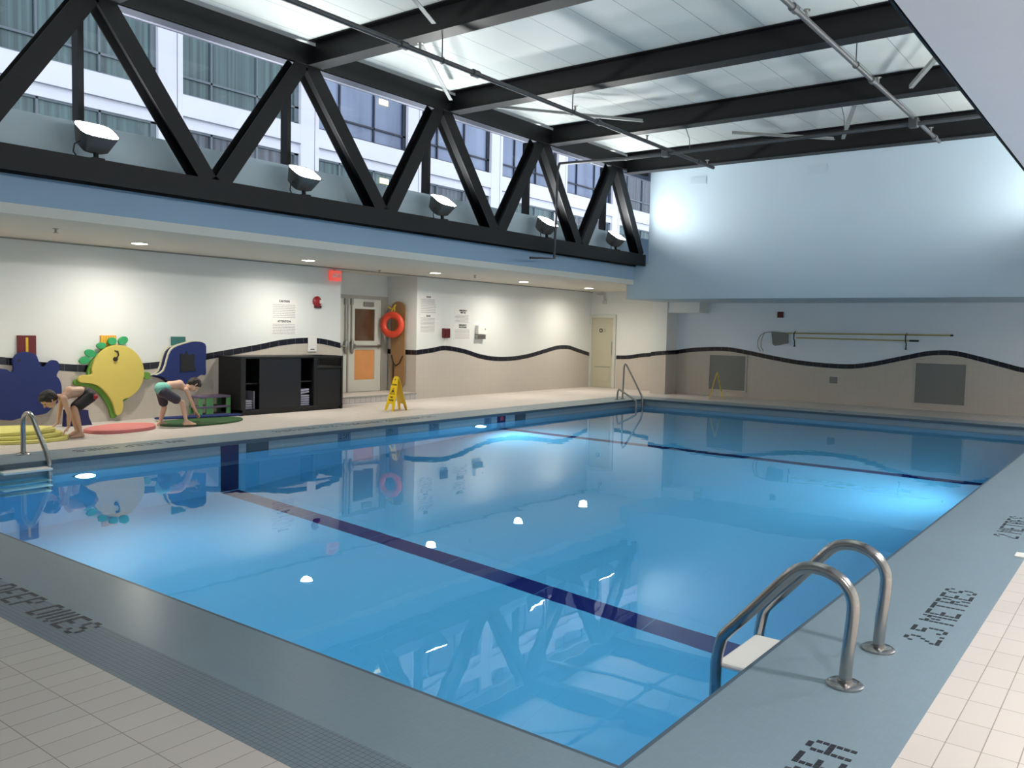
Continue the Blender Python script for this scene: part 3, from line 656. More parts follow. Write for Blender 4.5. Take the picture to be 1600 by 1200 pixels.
# ================================================================== LEFT WALL THINGS
def outline(pxs, x, closed=True, n=5):
    pts = [on_x(a, b, x) for a, b in pxs]
    q = [(p.y, p.z) for p in pts]
    q = smooth(q+[q[0]], n)[:-1]
    return [(x, y, z) for y, z in q]
def foam(pxs, x, th, m, name, parent=None, n=5, bev=.006, **k):
    f = MB().prism(outline(pxs, x-th/2, n=n), (th, 0, 0))
    es = [e for e in f.bm.edges if abs(e.verts[0].co.x-e.verts[1].co.x) < 1e-5]
    bmesh.ops.bevel(f.bm, geom=es, offset=bev, segments=2, affect='EDGES', profile=.5)
    return f.build(name, m, parent, **k)
XM = WX+.09
blue1 = [(0,576),(-22,572),(-38,584),(-42,615),(-34,644),(-10,654),(8,656),(18,656),(33,652),(58,648),(70,645),(80,636),(90,626),(94,613),(93,600),(90,592),(86,586),(91,575),(88,565),(80,562.5),(73,566.5),(68,572.5),(62,571.7),(58,564),(53,554),(38,549.5),(25,553),(18,563),(19,576),(15,581.5),(8,577)]
t_ = empty('foam_mat', (XM, 5.6, .2), 'large navy blue turtle-shaped foam mat hanging at the left edge', 'pool mat')
foam(blue1, XM, .06, M['mat_blue'], 'mat_body', t_)
p = on_x(30, 563, XM+.03); MB().lathe((p.x, p.y, p.z), [(.0,.0),(.02,.001),(.02,.003),(0,.003)], (1,0,0), 12).build('eyelet', M['black'], t_)
circ = [(182+41*math.cos(a), 582+43*math.sin(a)) for a in [math.radians(d) for d in range(-80, 61, 20)]]
yel = [(182+41*math.cos(math.radians(d)), 582+43*math.sin(math.radians(d))) for d in (-150,-120,-90,-60,-30,0,30,60,78)]+[(190.5,632),(188.5,643),(184,648),(179,646.5),(174,630),(163,613),(150,602),(136,598.5),(124,597.5),(120,592),(126,586.5),(141,584.5),(141.5,575)]
t_ = empty('foam_mat', (XM, 7.0, .1), 'yellow round fish-shaped foam mat with green leaves hanging in the middle', 'pool mat')
foam(yel, XM+.02, .05, M['mat_yellow'], 'mat_body', t_, n=4)
shift = [(a-7, b+5) for a, b in yel]
foam(shift, XM-.035, .05, M['mat_lime'], 'green_layer', t_, n=4)
for (cx, cy, a, b, rot) in ((131,563,9,5.5,-12),(140,552,9,6,15),(157,540,7.5,5,-5),(174,533,7,6,0),(191,532,8,6,-28),(228,587,6,6,0)):
    el = [(cx+a*math.cos(q)*math.cos(math.radians(rot))-b*math.sin(q)*math.sin(math.radians(rot)), cy+a*math.cos(q)*math.sin(math.radians(rot))+b*math.sin(q)*math.cos(math.radians(rot))) for q in [2*PI*i/10 for i in range(10)]]
    foam(el, XM-.03 if cx > 200 else XM-.005, .04, M['mat_lime'] if cx > 200 else M['mat_green'], 'green_leaf', t_, n=3)
p = on_x(180, 561, XM+.05); f = MB().lathe((XM+.045, p.y, p.z), [(0,0),(.035,.004),(.03,.03),(0,.04)], (1,0,0), 14); q = on_x(184.5, 549, XM+.06); f.tube([(XM+.07, p.y, p.z), (XM+.075, q.y, (p.z+q.z)/2), (XM+.06, q.y, q.z), (XM+.04, q.y-.05, q.z+.01)], .011, 8); f.build('black_peg', M['black'], t_, smooth='auto')
fish = [(242,587),(256,579),(264,553),(272,543),(288,537),(304,533.5),(319,537),(320.5,552),(320,570),(320,585),(313,585.5),(307,589),(298,592),(289,600),(281,599),(267,597),(259,592),(250,588.5)]
t_ = empty('foam_mat', (XM, 8.2, .7), 'blue fish-shaped foam mat with cream edges hanging beside the black cabinet', 'pool mat')
foam(fish, XM+.03, .035, M['mat_blue'], 'mat_body', t_, n=3)
foam([(a-3, b-1.5) for a, b in fish], XM-.005, .03, M['mat_edge'], 'cream_layer', t_, n=3)
foam([(a-8, b+.5) for a, b in fish], XM-.04, .03, M['mat_navy'], 'back_layer', t_, n=3)
foam([(a-11, b-.5) for a, b in fish], XM-.07, .02, M['mat_edge'], 'cream_layer', t_, n=3)
foam([(281,553),(285,552),(287,557),(291,548),(295,556),(300,553),(304,555),(303,566),(304,573),(306,580),(299,579),(292,581),(284,580),(281,583),(282,570)], XM+.05, .012, M['black'], 'black_strap', t_, n=2, bev=.001)
for (a, b, m, lab, bar) in (((27,524),(57,556),'board_red','dark red square board with a yellow bar above the blue turtle mat',1),((157,524),(182,548),'board_orange','orange striped square board behind the yellow fish mat',2),((268,526),(290,548),'board_teal','teal square board behind the blue fish mat',0)):
    p, q = on_x(*a, WX+.03), on_x(*b, WX+.03); o = empty('wall_board', (WX, p.y, q.z), lab, 'board')
    MB().box((WX+.005, p.y, q.z), (WX+.03, q.y, p.z), .004).build('board_panel', M[m], o)
    if bar == 1: MB().box((WX+.03, (p.y+q.y)/2-.018, q.z+.06), (WX+.034, (p.y+q.y)/2+.018, p.z-.03)).build('yellow_bar', M['rope'], o)
    if bar == 2:
        f = MB(); n_ = 6
        for i in range(n_): yy = p.y+.03+(q.y-p.y-.06)*i/(n_-1); f.box((WX+.03, yy-.005, q.z+.01), (WX+.032, yy+.005, p.z-.01))
        f.build('stripes', M['yellow_plastic'], o)
# cabinet ---------------------------------------------------------------------
CX0, CX1, CY0, CY1, CH = WX+.02, -12.76, 8.89, 11.22, 1.04
cb = empty('storage_cabinet', (-13.1, 10, 0), 'long black open-fronted storage cabinet against the left wall', 'cabinet')
f = MB(); tk = .04
f.box((CX0, CY0, CH-.035), (CX1, 10.58, CH)); f.box((CX1-.05, 10.58, CH-.035), (CX1, CY1, CH)); f.box((CX0, 10.58, CH-.035), (CX0+.03, CY1, CH)); f.box((CX0+.03, CY1-tk, CH-.035), (CX1-.05, CY1, CH)); f.box((CX0, CY0, .06), (CX1, CY1, .10)); f.box((CX0, CY0, 0), (CX1, CY0+tk, CH-.035)); f.box((CX0, CY1-tk, 0), (CX1, CY1, CH-.035))
f.box((CX0, 10.50, .10), (CX1, 10.58, CH-.035)); f.box((CX0, CY0+tk, .10), (CX0+.02, 10.5, CH-.035)); f.box((CX0+.02, 10.58, .10), (CX0+.04, CY1-tk, .80))
f.box((CX0, 10.58, .80), (CX1, CY1-tk, .84)); f.box((CX0+.05, CY0+tk, 0), (CX1-.04, CY1-tk, .06)); f.box((CX1-.04, CY0+tk, .1), (CX1, CY0+.10, CH-.035)); f.box((CX0+.3, 10.86, .84), (CX0+.34, 10.90, CH-.035))
f.build('carcass', M['black_matte'], cb)
MB().box((CX1-.03, 9.28, .10), (CX1-.005, 10.20, CH-.04), .003).build('front_panel', M['navy_panel'], cb)
MB().box((CX1-.03, 10.59, .10), (CX1-.008, CY1-.05, .79), .003).build('side_door', M['navy_panel'], cb)
MB().box((CX0+.02, CY0+.04, .55), (CX1-.06, 10.5, .57)).build('shelf', M['cab_in'], cb)
def towel(x, y, z, w, d, h, lab, grp, tilt=0.0):
    f = MB().box((-d/2, -w/2, 0), (d/2, w/2, h), h*.42)
    for v in f.bm.verts: v.co.z += .004*math.sin(v.co.y*30+x*9)+tilt*v.co.y
    o = f.build('folded_towel', M['towel'], None, smooth='auto', label=lab, cat='towel', group=grp); o.location = (x, y, z); o.rotation_euler = (0, 0, rnd.uniform(-.06, .06)); return o
ords = ['bottom', 'second from the bottom', 'third from the bottom', 'fourth from the bottom', 'fifth from the bottom', 'second from the top', 'topmost']
for i in range(7): towel(-12.97, 10.33, .102+i*.042+(.02 if i > 4 else 0), .24, .30, .038, 'pale folded towel in the right-hand cabinet opening, '+ords[i], 'towels in the right stack', .12 if i >= 5 else 0)
for i in range(4): towel(-12.99, 9.08, .102+i*.042, .22, .30, .038, 'pale folded towel in the left-hand cabinet opening, '+['bottom','second from the bottom','third from the bottom','topmost'][i], 'towels in the left stack')
MB().box((-13.12, 9.225, .102), (-12.86, 9.25, .42), .004).build('folder', M['towel'], None, label='pale flat board standing upright beside the left towel stack', cat='board')
# step shelf
st = empty('step_rack', (-13.05, 8.5, 0), 'low mauve and green plastic two-tier rack left of the black cabinet', 'rack')
for z in (.0+.03, .17, .345): MB().box((-13.30, 8.22, z-.018), (-12.98, 8.84, z+.018), .006).build('shelf', M['bench_purple'], st)
for (ya, yb) in ((8.22, 8.29), (8.36, 8.50), (8.76, 8.84)): MB().box((-13.02, ya, 0), (-12.985, yb, .33), .004).build('post', M['bench_green'], st)
for (ya, yb) in ((8.22, 8.29), (8.76, 8.84)): MB().box((-13.30, ya, 0), (-13.26, yb, .33), .004).build('post', M['bench_green'], st)
# notices --------------------------------------------------------------------
def notice(y0, y1, z0, z1, lab, heads, lines, cat='notice', at=WX, sheet=True):
    o = empty('paper_notice', (at, (y0+y1)/2, z0), lab, cat)
    MB().box((at+.0, y0, z0), (at+.004, y1, z1)).build('sheet', M['paper'], o)
    for (z, s, sz, m) in heads:
        text_mesh('heading', s, sz, M[m], frame_px((at+.005, (y0+y1)/2, z)), o, bold=.002)
    f = MB(); rr = random.Random(int(y0*100))
    for (za, zb, n, ya, yb) in lines:
        for i in range(n):
            z = za+(zb-za)*i/max(1, n-1); y = ya
            while y < yb-.01:
                wd = rr.uniform(.02, .07); e_ = min(y+wd, yb); f.box((at+.004, y, z-.005), (at+.0055, e_, z+.005)); y = e_+.009
    f.build('print_lines', M['ink'], o)
    return o
notice(10.04, 10.63, 1.73, 2.10, 'white paper notice headed CAUTION on the left wall, upper of two', [(2.07,'CAUTION',.055,'ink_dark')], [(2.0,1.76,8,10.07,10.60)])
notice(10.04, 10.63, 1.42, 1.71, 'white paper notice headed ATTENTION on the left wall, lower of two', [(1.685,'ATTENTION',.055,'ink_dark')], [(1.63,1.45,7,10.07,10.60)])
notice(14.10, 14.66, 1.95, 2.36, 'upper tall closely printed notice right of the life ring', [(2.335,'RULES',.05,'ink_dark')], [(2.28,2.20,4,14.13,14.6),(2.17,2.10,3,14.13,14.64),(2.06,1.98,3,14.13,14.62)])
notice(14.10, 14.66, 1.50, 1.93, 'lower tall closely printed notice right of the life ring', [(1.90,'RULES',.05,'ink_dark')], [(1.85,1.54,11,14.13,14.6)])
notice(15.30, 15.90, 1.76, 2.10, 'upper notice above and right of the red telephone', [(2.06,'EMERGENCY',.05,'ink_dark'),(2.01,'FIRST AID',.045,'ink_dark')], [(1.95,1.79,6,15.33,15.8)])
notice(15.27, 15.92, 1.36, 1.74, 'lower notice above and right of the red telephone', [(1.71,'EMERGENCY',.05,'ink_dark'),(1.66,'PROCEDURES',.045,'ink_dark')], [(1.60,1.40,7,15.30,15.85)])
o = empty('wall_card', (WX, 11, 1.1), 'small white card fixed over the navy band above the black cabinet', 'card')
MB().box((WX+.012, 10.90, 1.10), (WX+.022, 11.12, 1.40), .003).build('card', M['paper'], o); MB().box((WX+.022, 10.96, 1.135), (WX+.024, 11.06, 1.155)).build('print', M['ink_dark'], o)
# exit sign, alarm, phone, dispenser
o = empty('exit_sign', (WX, 11.55, 2.5), 'glowing red exit sign at the corner by the double door', 'exit sign')
MB().box((WX+.001, 11.42, 2.53), (WX+.10, 11.68, 2.74), .01).build('sign_box', M['exit_red'], o)
text_mesh('sign_letters', 'EXIT', .10, M['white_plastic'], frame_px((WX+.102, 11.55, 2.635)), o, bold=.003)
MB().box((WX+.03, 11.53, 2.74), (WX+.07, 11.57, ZC-.025)).build('mount', M['door_white'], o)
o = empty('fire_alarm', (WX, 11.13, 2.1), 'dark red round fire alarm with strobe on the left wall', 'fire alarm')
MB().lathe((WX, 11.12, 2.10), [(.0,0),(.10,.0),(.105,.03),(.08,.06),(.03,.07),(0,.07)], (1,0,0), 20).build('bell', M['red'], o, smooth='auto')
MB().box((WX+.05, 11.14, 2.06), (WX+.10, 11.20, 2.13), .008).build('strobe', M['white_plastic'], o); MB().box((WX+.0, 11.06, 1.97), (WX+.04, 11.22, 2.02), .005).build('back_box', M['dark_red'], o)
o = empty('wall_telephone', (WX, 14.95, 1.4), 'dark red wall telephone with hanging loops right of the tall notices', 'telephone')
MB().box((WX, 14.85, 1.40), (WX+.09, 15.06, 1.63), .015).build('telephone_body', M['dark_red'], o); MB().box((WX+.09, 14.87, 1.42), (WX+.12, 14.92, 1.61), .012).build('handset', M['dark_red'], o)
for y in (14.91, 15.01): MB().tube([(WX+.05, y, 1.40), (WX+.07, y+.01, 1.30), (WX+.05, y, 1.21), (WX+.03, y-.015, 1.25)], .006, 6).build('cord_loop', M['white_plastic'], o)
o = empty('paper_holder', (WX, 16.2, 1.4), 'white plastic wall box with a grey lower tray right of the notices', 'dispenser')
MB().box((WX, 16.08, 1.50), (WX+.10, 16.44, 1.72), .01).build('box', M['white_plastic'], o); MB().box((WX, 16.06, 1.38), (WX+.09, 16.38, 1.49), .008).build('tray', M['chrome_dull'], o); MB().lathe((WX+.10, 16.34, 1.63), [(.0,0),(.02,0),(.02,.006),(0,.006)], (1,0,0), 12).build('lock', M['ink'], o)

# recess: spine board and life ring -------------------------------------------
YS = 13.93
sb = empty('spine_board', (-13.98, YS, .2), 'tall brown rounded spine board hung on the recess side wall', 'spine board')
zc0, zc1 = .20, 2.22; xa, xb = -14.21, -13.75
f = MB(); pts = []
for i in range(9): a = PI*i/8; pts.append(((xa+xb)/2+(xb-xa)/2*math.cos(a)*(1 if True else 1), zc1-.16+.16*math.sin(a)))
for i in range(9): a = PI+PI*i/8; pts.append(((xa+xb)/2+(xb-xa)/2*.95*math.cos(a), zc0+.18+.18*math.sin(a)))
f.prism([(x, YS, z) for x, z in pts], (0, .03, 0)); f.build('board', M['spine'], sb)
f = MB(); f.tube([(-14.17,YS-.012,.98),(-14.10,YS-.015,.80),(-14.02,YS-.015,.74),(-13.90,YS-.015,.80),(-13.80,YS-.012,.97)], .014, 6); f.tube([(-14.10,YS-.015,.78),(-14.10,YS-.015,.35)], .014, 6); f.build('strap', M['black'], sb, smooth='auto')
lr = empty('life_ring', (-14.0, YS-.08, 1.4), 'orange life ring hung in front of the brown spine board', 'life ring')
MB().torus((-13.99, YS-.17, 1.68), .225, .078, (-.29,.957,0), 44, 14, .8).build('ring', M['ring'], lr, smooth='auto')
f = MB(); f.tube([(-14.02,YS-.16,1.90),(-14.03,YS-.17,1.97),(-14.0,YS-.12,2.08),(-13.97,YS-.08,2.14)], .014, 6); f.tube([(-14.0,YS-.13,2.03),(-14.10,YS-.14,2.05),(-14.19,YS-.12,2.09)], .018, 6); f.tube([(-14.0,YS-.16,1.96),(-13.93,YS-.16,2.0),(-13.97,YS-.12,2.12)], .012, 6); f.build('rope', M['rope'], lr, smooth='auto')
MB().tube([(-14.0, YS-.03, 1.93), (-14.0, YS-.10, 1.93), (-14.0, YS-.10, 1.96)], .012, 6).build('hook', M['rope'], lr)

# wet floor signs --------------------------------------------------------------
def wet_sign(loc, rz, lab):
    r = empty('wet_floor_sign', (0,0,0), lab, 'warning sign', 'yellow wet floor signs')
    Hh, wt, wb, sp = .66, .13, .30, .16
    for s in (1, -1):
        f = MB(); n = Vector((s*Hh, 0, sp)).normalized()
        P = lambda y, z: Vector((s*(.012+sp*(1-z/Hh)), y, z))
        pts = [P(-wb/2, 0), P(-.085, 0), P(-.05, .13), P(.05, .13), P(.085, 0), P(wb/2, 0), P(wt/2+.01, Hh-.03), P(wt/2-.02, Hh), P(-wt/2+.02, Hh), P(-wt/2-.01, Hh-.03)]
        f.prism(pts, -n*.014)
        pn = f.build('panel', M['yellow_plastic'], r)
        t3 = Vector((s*sp, 0, -Hh)).normalized()*-1   # up the slope
        rt = Vector((0, s, 0)); 
        def fm(z, off=.001):
            o_ = P(0, z)+n*off; return Matrix(((rt.x, t3.x, n.x, o_.x), (rt.y, t3.y, n.y, o_.y), (rt.z, t3.z, n.z, o_.z), (0,0,0,1)))
        text_mesh('warning_text', 'CAUTION', .037, M['black'], fm(.50), pn, bold=.0015)
        text_mesh('warning_text', 'WET', .045, M['black'], fm(.255), pn, bold=.0015); text_mesh('warning_text', 'FLOOR', .045, M['black'], fm(.20), pn, bold=.0015)
        f = MB(); mm = fm(.37, .0015)
        T = lambda x, y: mm @ Vector((x, y, 0))
        tri = [(-.075,-.055),(.075,-.055),(0,.075)]; 
        for i in range(3):
            a, b = Vector(tri[i]), Vector(tri[(i+1) % 3]); d = (b-a).normalized(); q = Vector((-d.y, d.x))*.010
            f.prism([T(*a), T(*b), T(*(b+q)), T(*(a+q))], n*.001)
        f.prism([T(-.02,-.035), T(-.01,-.035), T(.005,.0), T(.03,-.02), T(.035,-.01), T(.01,.025), T(-.01,.03), T(-.025,.01)], n*.001)
        f.build('warning_triangle', M['black'], pn)
        f = MB(); z = Hh-.055; f.prism([T(.016*math.cos(2*PI*i/12), z-.37+.016*math.sin(2*PI*i/12)) for i in range(12)], n*.001); f.build('grip_hole', M['black'], pn)
    MB().tube([(0,-.05,Hh-.01),(0,.05,Hh-.01)], .012, 8).build('hinge', M['yellow_plastic'], r)
    r.location = loc; r.rotation_euler = (0, 0, rz); return r
p = on_z(620, 641, 0); wet_sign((p.x-.02, p.y, 0), math.radians(-98), 'yellow folding wet floor sign on the left deck before the life ring')
p = on_z(1119, 622, 0); wet_sign((p.x, p.y, 0), math.radians(20), 'yellow folding wet floor sign standing edge-on at the far end of the pool')

# ================================================================== END WALL THINGS
for (a, b, lab) in (((-9.51,.18),(-8.52,1.08),'square grey perforated grille behind the far wet floor sign'), ((-4.45,.16),(-3.42,1.07),'square grey perforated grille in the end wall at the right')):
    o = empty('wall_grille', ((a[0]+b[0])/2, WY, a[1]), lab, 'grille')
    f = MB(); w = .035
    f.box((a[0]-w, WY-.03, a[1]-w), (a[0], WY, b[1]+w)); f.box((b[0], WY-.03, a[1]-w), (b[0]+w, WY, b[1]+w)); f.box((a[0], WY-.03, a[1]-w), (b[0], WY, a[1])); f.box((a[0], WY-.03, b[1]), (b[0], WY, b[1]+w))
    f.build('grille_frame', M['wains_y'], o); MB().box((a[0], WY-.018, a[1]), (b[0], WY-.006, b[1])).build('perforated_panel', M['grille'], o)
MB().box((-6.38, WY-.02, .50), (-6.20, WY, .66), .004).build('wall_vent', M['grille'], None, label='small dark grey square vent low on the end wall', cat='vent')
MB().box((-7.73, WY-.05, 2.08), (-7.58, WY, 2.23), .006).build('alarm_strobe', M['dark_red'], None, label='small dark red alarm strobe high on the end wall', cat='alarm')
o = empty('rescue_hook_pole', (-5.6, WY-.08, 1.7), 'long yellow rescue pole with a curved metal hook, upper one on the end wall', 'pole')
MB().tube([(-7.45, WY-.09, 1.695), (-3.74, WY-.09, 1.715)], .017, 8).build('pole', M['pole_yellow'], o)
MB().tube([(-3.76, WY-.09, 1.715), (-3.70, WY-.09, 1.715)], .019, 8).build('end_cap', M['black'], o)
for dx in (0, .07): MB().tube([(-7.85, WY-.07, 1.72), (-8.02, WY-.07, 1.70), (-8.14+dx, WY-.07, 1.62), (-8.20+dx*1.2, WY-.07, 1.48), (-8.19+dx*1.2, WY-.07, 1.33), (-8.12+dx*1.2, WY-.07, 1.22)], .010, 6).build('hook', M['chrome_dull'], o, smooth='auto')
o = empty('pool_net', (-5.6, WY-.08, 1.6), 'grey skimmer net on a yellow pole, lower one on the end wall', 'net')
MB().tube([(-7.2, WY-.10, 1.585), (-4.60, WY-.10, 1.575)], .015, 8).build('pole', M['pole_yellow'], o)
MB().tube([(-4.60, WY-.10, 1.575), (-4.40, WY-.10, 1.575)], .02, 8).build('grip', M['black'], o)
f = MB().prism([(-7.86, WY-.06, 1.73), (-7.52, WY-.06, 1.71), (-7.42, WY-.06, 1.67), (-7.42, WY-.06, 1.44), (-7.52, WY-.06, 1.42), (-7.76, WY-.06, 1.37), (-7.82, WY-.06, 1.42)], (0, .03, 0)); f.build('net_head', M['grille'], o)
for x in (-7.26, -4.68):
    MB().tube([(x, WY-.02, 1.74), (x, WY-.12, 1.70), (x, WY-.12, 1.56), (x+.015, WY-.10, 1.5), (x, WY-.05, 1.38)], .014, 6).lathe((x, WY-.05, 1.38), [(0,-.02),(.025,-.01),(.025,.01),(0,.02)], seg=10).build('pole_bracket', M['black'], None, label='small black hook bracket holding the poles, '+('left one' if x < -6 else 'right one'), cat='bracket', group='pole brackets')
for (x0, x1, lab) in ((-6.25, -5.86, 'pale louvred air vent high on the upper end wall, right one'), (-8.98, -8.59, 'pale louvred air vent high on the upper end wall, left one')):
    f = MB()
    for i in range(6): f.box((x0, 18.485, 5.12+.026*i), (x1, 18.50, 5.138+.026*i))
    f.box((x0-.015, 18.492, 5.10), (x1+.015, 18.50, 5.29)); f.build('air_vent', M['blue_paint'], None, label=lab, cat='vent', group='air vents')
for (x, y, lab) in ((-11.52, 5.22, 'leftmost, above the turtle mat'), (-12.03, 14.33, 'beyond the life ring recess'), (-13.0, 12.4, 'before the double door')):
    MB().lathe((x, y, ZC), [(0,0),(.035,0),(.035,-.008),(.012,-.012),(.012,-.05),(.03,-.055),(.03,-.06),(0,-.062)], seg=14).build('ceiling_sprinkler', M['chrome_dull'], None, label='small sprinkler head in the left soffit, '+lab, cat='sprinkler', group='soffit sprinkler heads')
o = MB().tube([(-13.25, DX-.02, 2.72), (-13.0, DX-.06, 2.70), (-12.97, DX-.06, 2.52)], .02, 8).box((-13.02, DX-.09, 2.44), (-12.92, DX-.0, 2.55), .005).build('conduit', M['door_white'], None, label='short bent white conduit above the beige door', cat='conduit')

# ================================================================== FLOOR MATS
def flat_mat(c, a, b, rot, z, th, m, lab, bumps=0, name='foam_mat', e=1.0, grp=None):
    pts = []
    for i in range(48):
        t = 2*PI*i/48; k = 1+bumps*math.sin(5*t)
        cx, cy = math.copysign(abs(math.cos(t))**e, math.cos(t)), math.copysign(abs(math.sin(t))**e, math.sin(t))
        x, y = a*k*cx, b*k*cy; pts.append((c[0]+x*math.cos(rot)-y*math.sin(rot), c[1]+x*math.sin(rot)+y*math.cos(rot), z))
    f = MB().prism(pts, (0, 0, th))
    es = [q for q in f.bm.edges if abs(q.verts[0].co.z-q.verts[1].co.z) < 1e-5]
    bmesh.ops.bevel(f.bm, geom=es, offset=.008, segments=2, affect='EDGES', profile=.5)
    return f.build(name, m, None, label=lab, cat='pool mat', group=grp)
for i in range(3):
    flat_mat((-12.20-.05*i, 4.68-.03*i, 0), .50-.03*i, .88-.03*i, math.radians(-28+5*i), i*.047, .043, M['mat_lemon'], 'lemon yellow foam mat under the crouching boy\'s hands, %s in the stack' % ['bottom one','middle one','top one'][i], .03, e=.7, grp='stacked yellow mats')
flat_mat((-12.24, 6.46, 0), .40, .58, math.radians(20), 0, .05, M['mat_pink'], 'coral pink oval foam mat lying on the deck between the boys', .02)
flat_mat((-12.35, 7.87, 0), .45, .76, math.radians(8), 0, .03, M['mat_dgreen'], 'dark green oval foam mat lying at the second boy\'s feet')
flat_mat((-12.80, 8.10, 0), .12, .72, math.radians(-12), .031, .03, M['mat_blue'], 'narrow blue foam mat lying behind the dark green one', e=.6)
f = MB().prism([on_x(a, b, -13.2) for a, b in ((99,640),(133,640),(134,650),(140,665),(97,666))], (.10, 0, 0)); f.build('foam_block', M['mat_navy'], None, label='dark navy foam block standing behind the crouching boy\'s legs', cat='foam block')

# ================================================================== PEOPLE
M['skin'] = mat('skin', (206,164,138), .5, noise=.05, nscale=10)
M['skin2'] = mat('fair_skin', (214,174,150), .5, noise=.05, nscale=10)
M['hair'] = mat('dark_hair', (28,24,22), .55, noise=.3, nscale=60, bump=.6, bscale=220)
M['hair2'] = mat('dark_brown_hair', (38,30,28), .55, noise=.3, nscale=60, bump=.6, bscale=220)
M['short_black'] = mat('black_swim_shorts', (28,26,30), .7, noise=.1)
M['short_red'] = mat('red_cloth', (170,36,44), .7)
M['short_grey'] = mat('dark_grey_swim_shorts', (54,52,66), .7, noise=.1)
M['short_teal'] = mat('teal_cloth', (120,190,176), .7, noise=.15, nscale=20)
M['eye'] = mat('dark_eye', (20,16,14), .2)
M['lip'] = mat('lip', (170,104,92), .5)
def bone(bm, a, b, ra, rb, seg=14, k=5):
    a = Vector(a); b = Vector(b); d = b-a; L = max(d.length, 1e-5); t = d/L; u = t.orthogonal().normalized(); w = t.cross(u)
    prof = [(ra*math.sin(PI/2*i/k), -ra*math.cos(PI/2*i/k)) for i in range(1, k+1)]+[(rb*math.cos(PI/2*i/k), L+rb*math.sin(PI/2*i/k)) for i in range(0, k)]
    rings = [[bm.verts.new(a+t*h+(u*math.cos(2*PI*j/seg)+w*math.sin(2*PI*j/seg))*r) for j in range(seg)] for r, h in prof]
    p0 = bm.verts.new(a-t*ra); p1 = bm.verts.new(b+t*rb)
    for A, B in zip(rings, rings[1:]):
        for j in range(seg): bm.faces.new((A[j], A[(j+1) % seg], B[(j+1) % seg], B[j]))
    for j in range(seg): bm.faces.new((p0, rings[0][(j+1) % seg], rings[0][j])); bm.faces.new((p1, rings[-1][j], rings[-1][(j+1) % seg]))
def ellip(bm, c, ax, seg=18):
    """ax: three scaled axis vectors"""
    ret = bmesh.ops.create_uvsphere(bm, u_segments=seg, v_segments=seg-4, radius=1)
    for v in ret['verts']: v.co = Vector(c)+ax[0]*v.co.x+ax[1]*v.co.y+ax[2]*v.co.z
def fuse(name, bm, m, parent, voxel=.007, it=6, **k):
    me = bpy.data.meshes.new(name); bmesh.ops.recalc_face_normals(bm, faces=bm.faces[:]); bm.to_mesh(me); bm.free()
    o = bpy.data.objects.new(name, me); COL.objects.link(o)
    r = o.modifiers.new('r', 'REMESH'); r.mode = 'VOXEL'; r.voxel_size = voxel
    sm = o.modifiers.new('s', 'SMOOTH'); sm.iterations = it; sm.factor = .5
    dg = bpy.context.evaluated_depsgraph_get(); dg.update(); m2 = bpy.data.meshes.new_from_object(o.evaluated_get(dg))
    bpy.data.objects.remove(o); bpy.data.meshes.remove(me)
    m2.materials.clear(); m2.materials.append(m)
    for p in m2.polygons: p.use_smooth = True
    o = bpy.data.objects.new(name, m2); COL.objects.link(o)
    if parent: o.parent = parent; o.matrix_parent_inverse = parent.matrix_world.inverted()
    return tag(o, **k)
def hand(bm, wrist, palm_dir, normal, size=.14, curl=.35, side=1):
    w = Vector(wrist); d = Vector(palm_dir).normalized(); n = Vector(normal); n = (n-d*n.dot(d)).normalized(); q = d.cross(n)
    pl = size*.50; pw = size*.40
    for i in range(4):   # palm from four parallel metacarpals
        o = q*pw*(i/3-.5)*.8
        bone(bm, w+o*.45, w+d*pl+o, size*.09, size*.085, 8, 3)
    for i, ln in enumerate((.40, .46, .43, .34)):
        o = q*pw*(i/3-.5); a = w+d*pl+o; r = size*.062
        d1 = (d+q*(i/3-.5)*.18-n*curl*.5).normalized(); b = a+d1*size*ln*.5
        d2 = (d1-n*curl).normalized(); c = b+d2*size*ln*.3; d3 = (d2-n*curl).normalized()
        bone(bm, a, b, r, r*.92, 8, 3); bone(bm, b, c, r*.92, r*.85, 8, 3); bone(bm, c, c+d3*size*ln*.22, r*.85, r*.75, 8, 3)
    a = w+d*size*.12-q*pw*.35*side; t1 = (d*.7-q*side*.8-n*.3).normalized(); b = a+t1*size*.26; c = b+(t1+d*.6).normalized()*size*.2
    bone(bm, a, b, size*.085, size*.075, 8, 3); bone(bm, b, c, size*.075, size*.06, 8, 3)
def foot(bm, ankle, toe_dir, ln=.19):
    a = Vector(ankle); d = Vector(toe_dir); d.z = 0; d.normalize(); q = Vector((-d.y, d.x, 0)); zf = a.z-.045
    heel = Vector((a.x, a.y, zf+.008))-d*.03; ball = Vector((a.x, a.y, zf))+d*ln*.55
    bone(bm, a, heel, .030, .027, 10, 4); bone(bm, heel, ball-q*.018, .026, .020, 10, 4); bone(bm, heel, ball+q*.018, .026, .020, 10, 4); bone(bm, a+d*.01, ball, .028, .020, 10, 4)
    for i in range(5): bone(bm, ball+q*(.032-.016*i), ball+q*(.036-.018*i)+d*ln*(.25-.025*i)-Vector((0,0,.004)), .0105 if i else .014, .009 if i else .012, 8, 3)
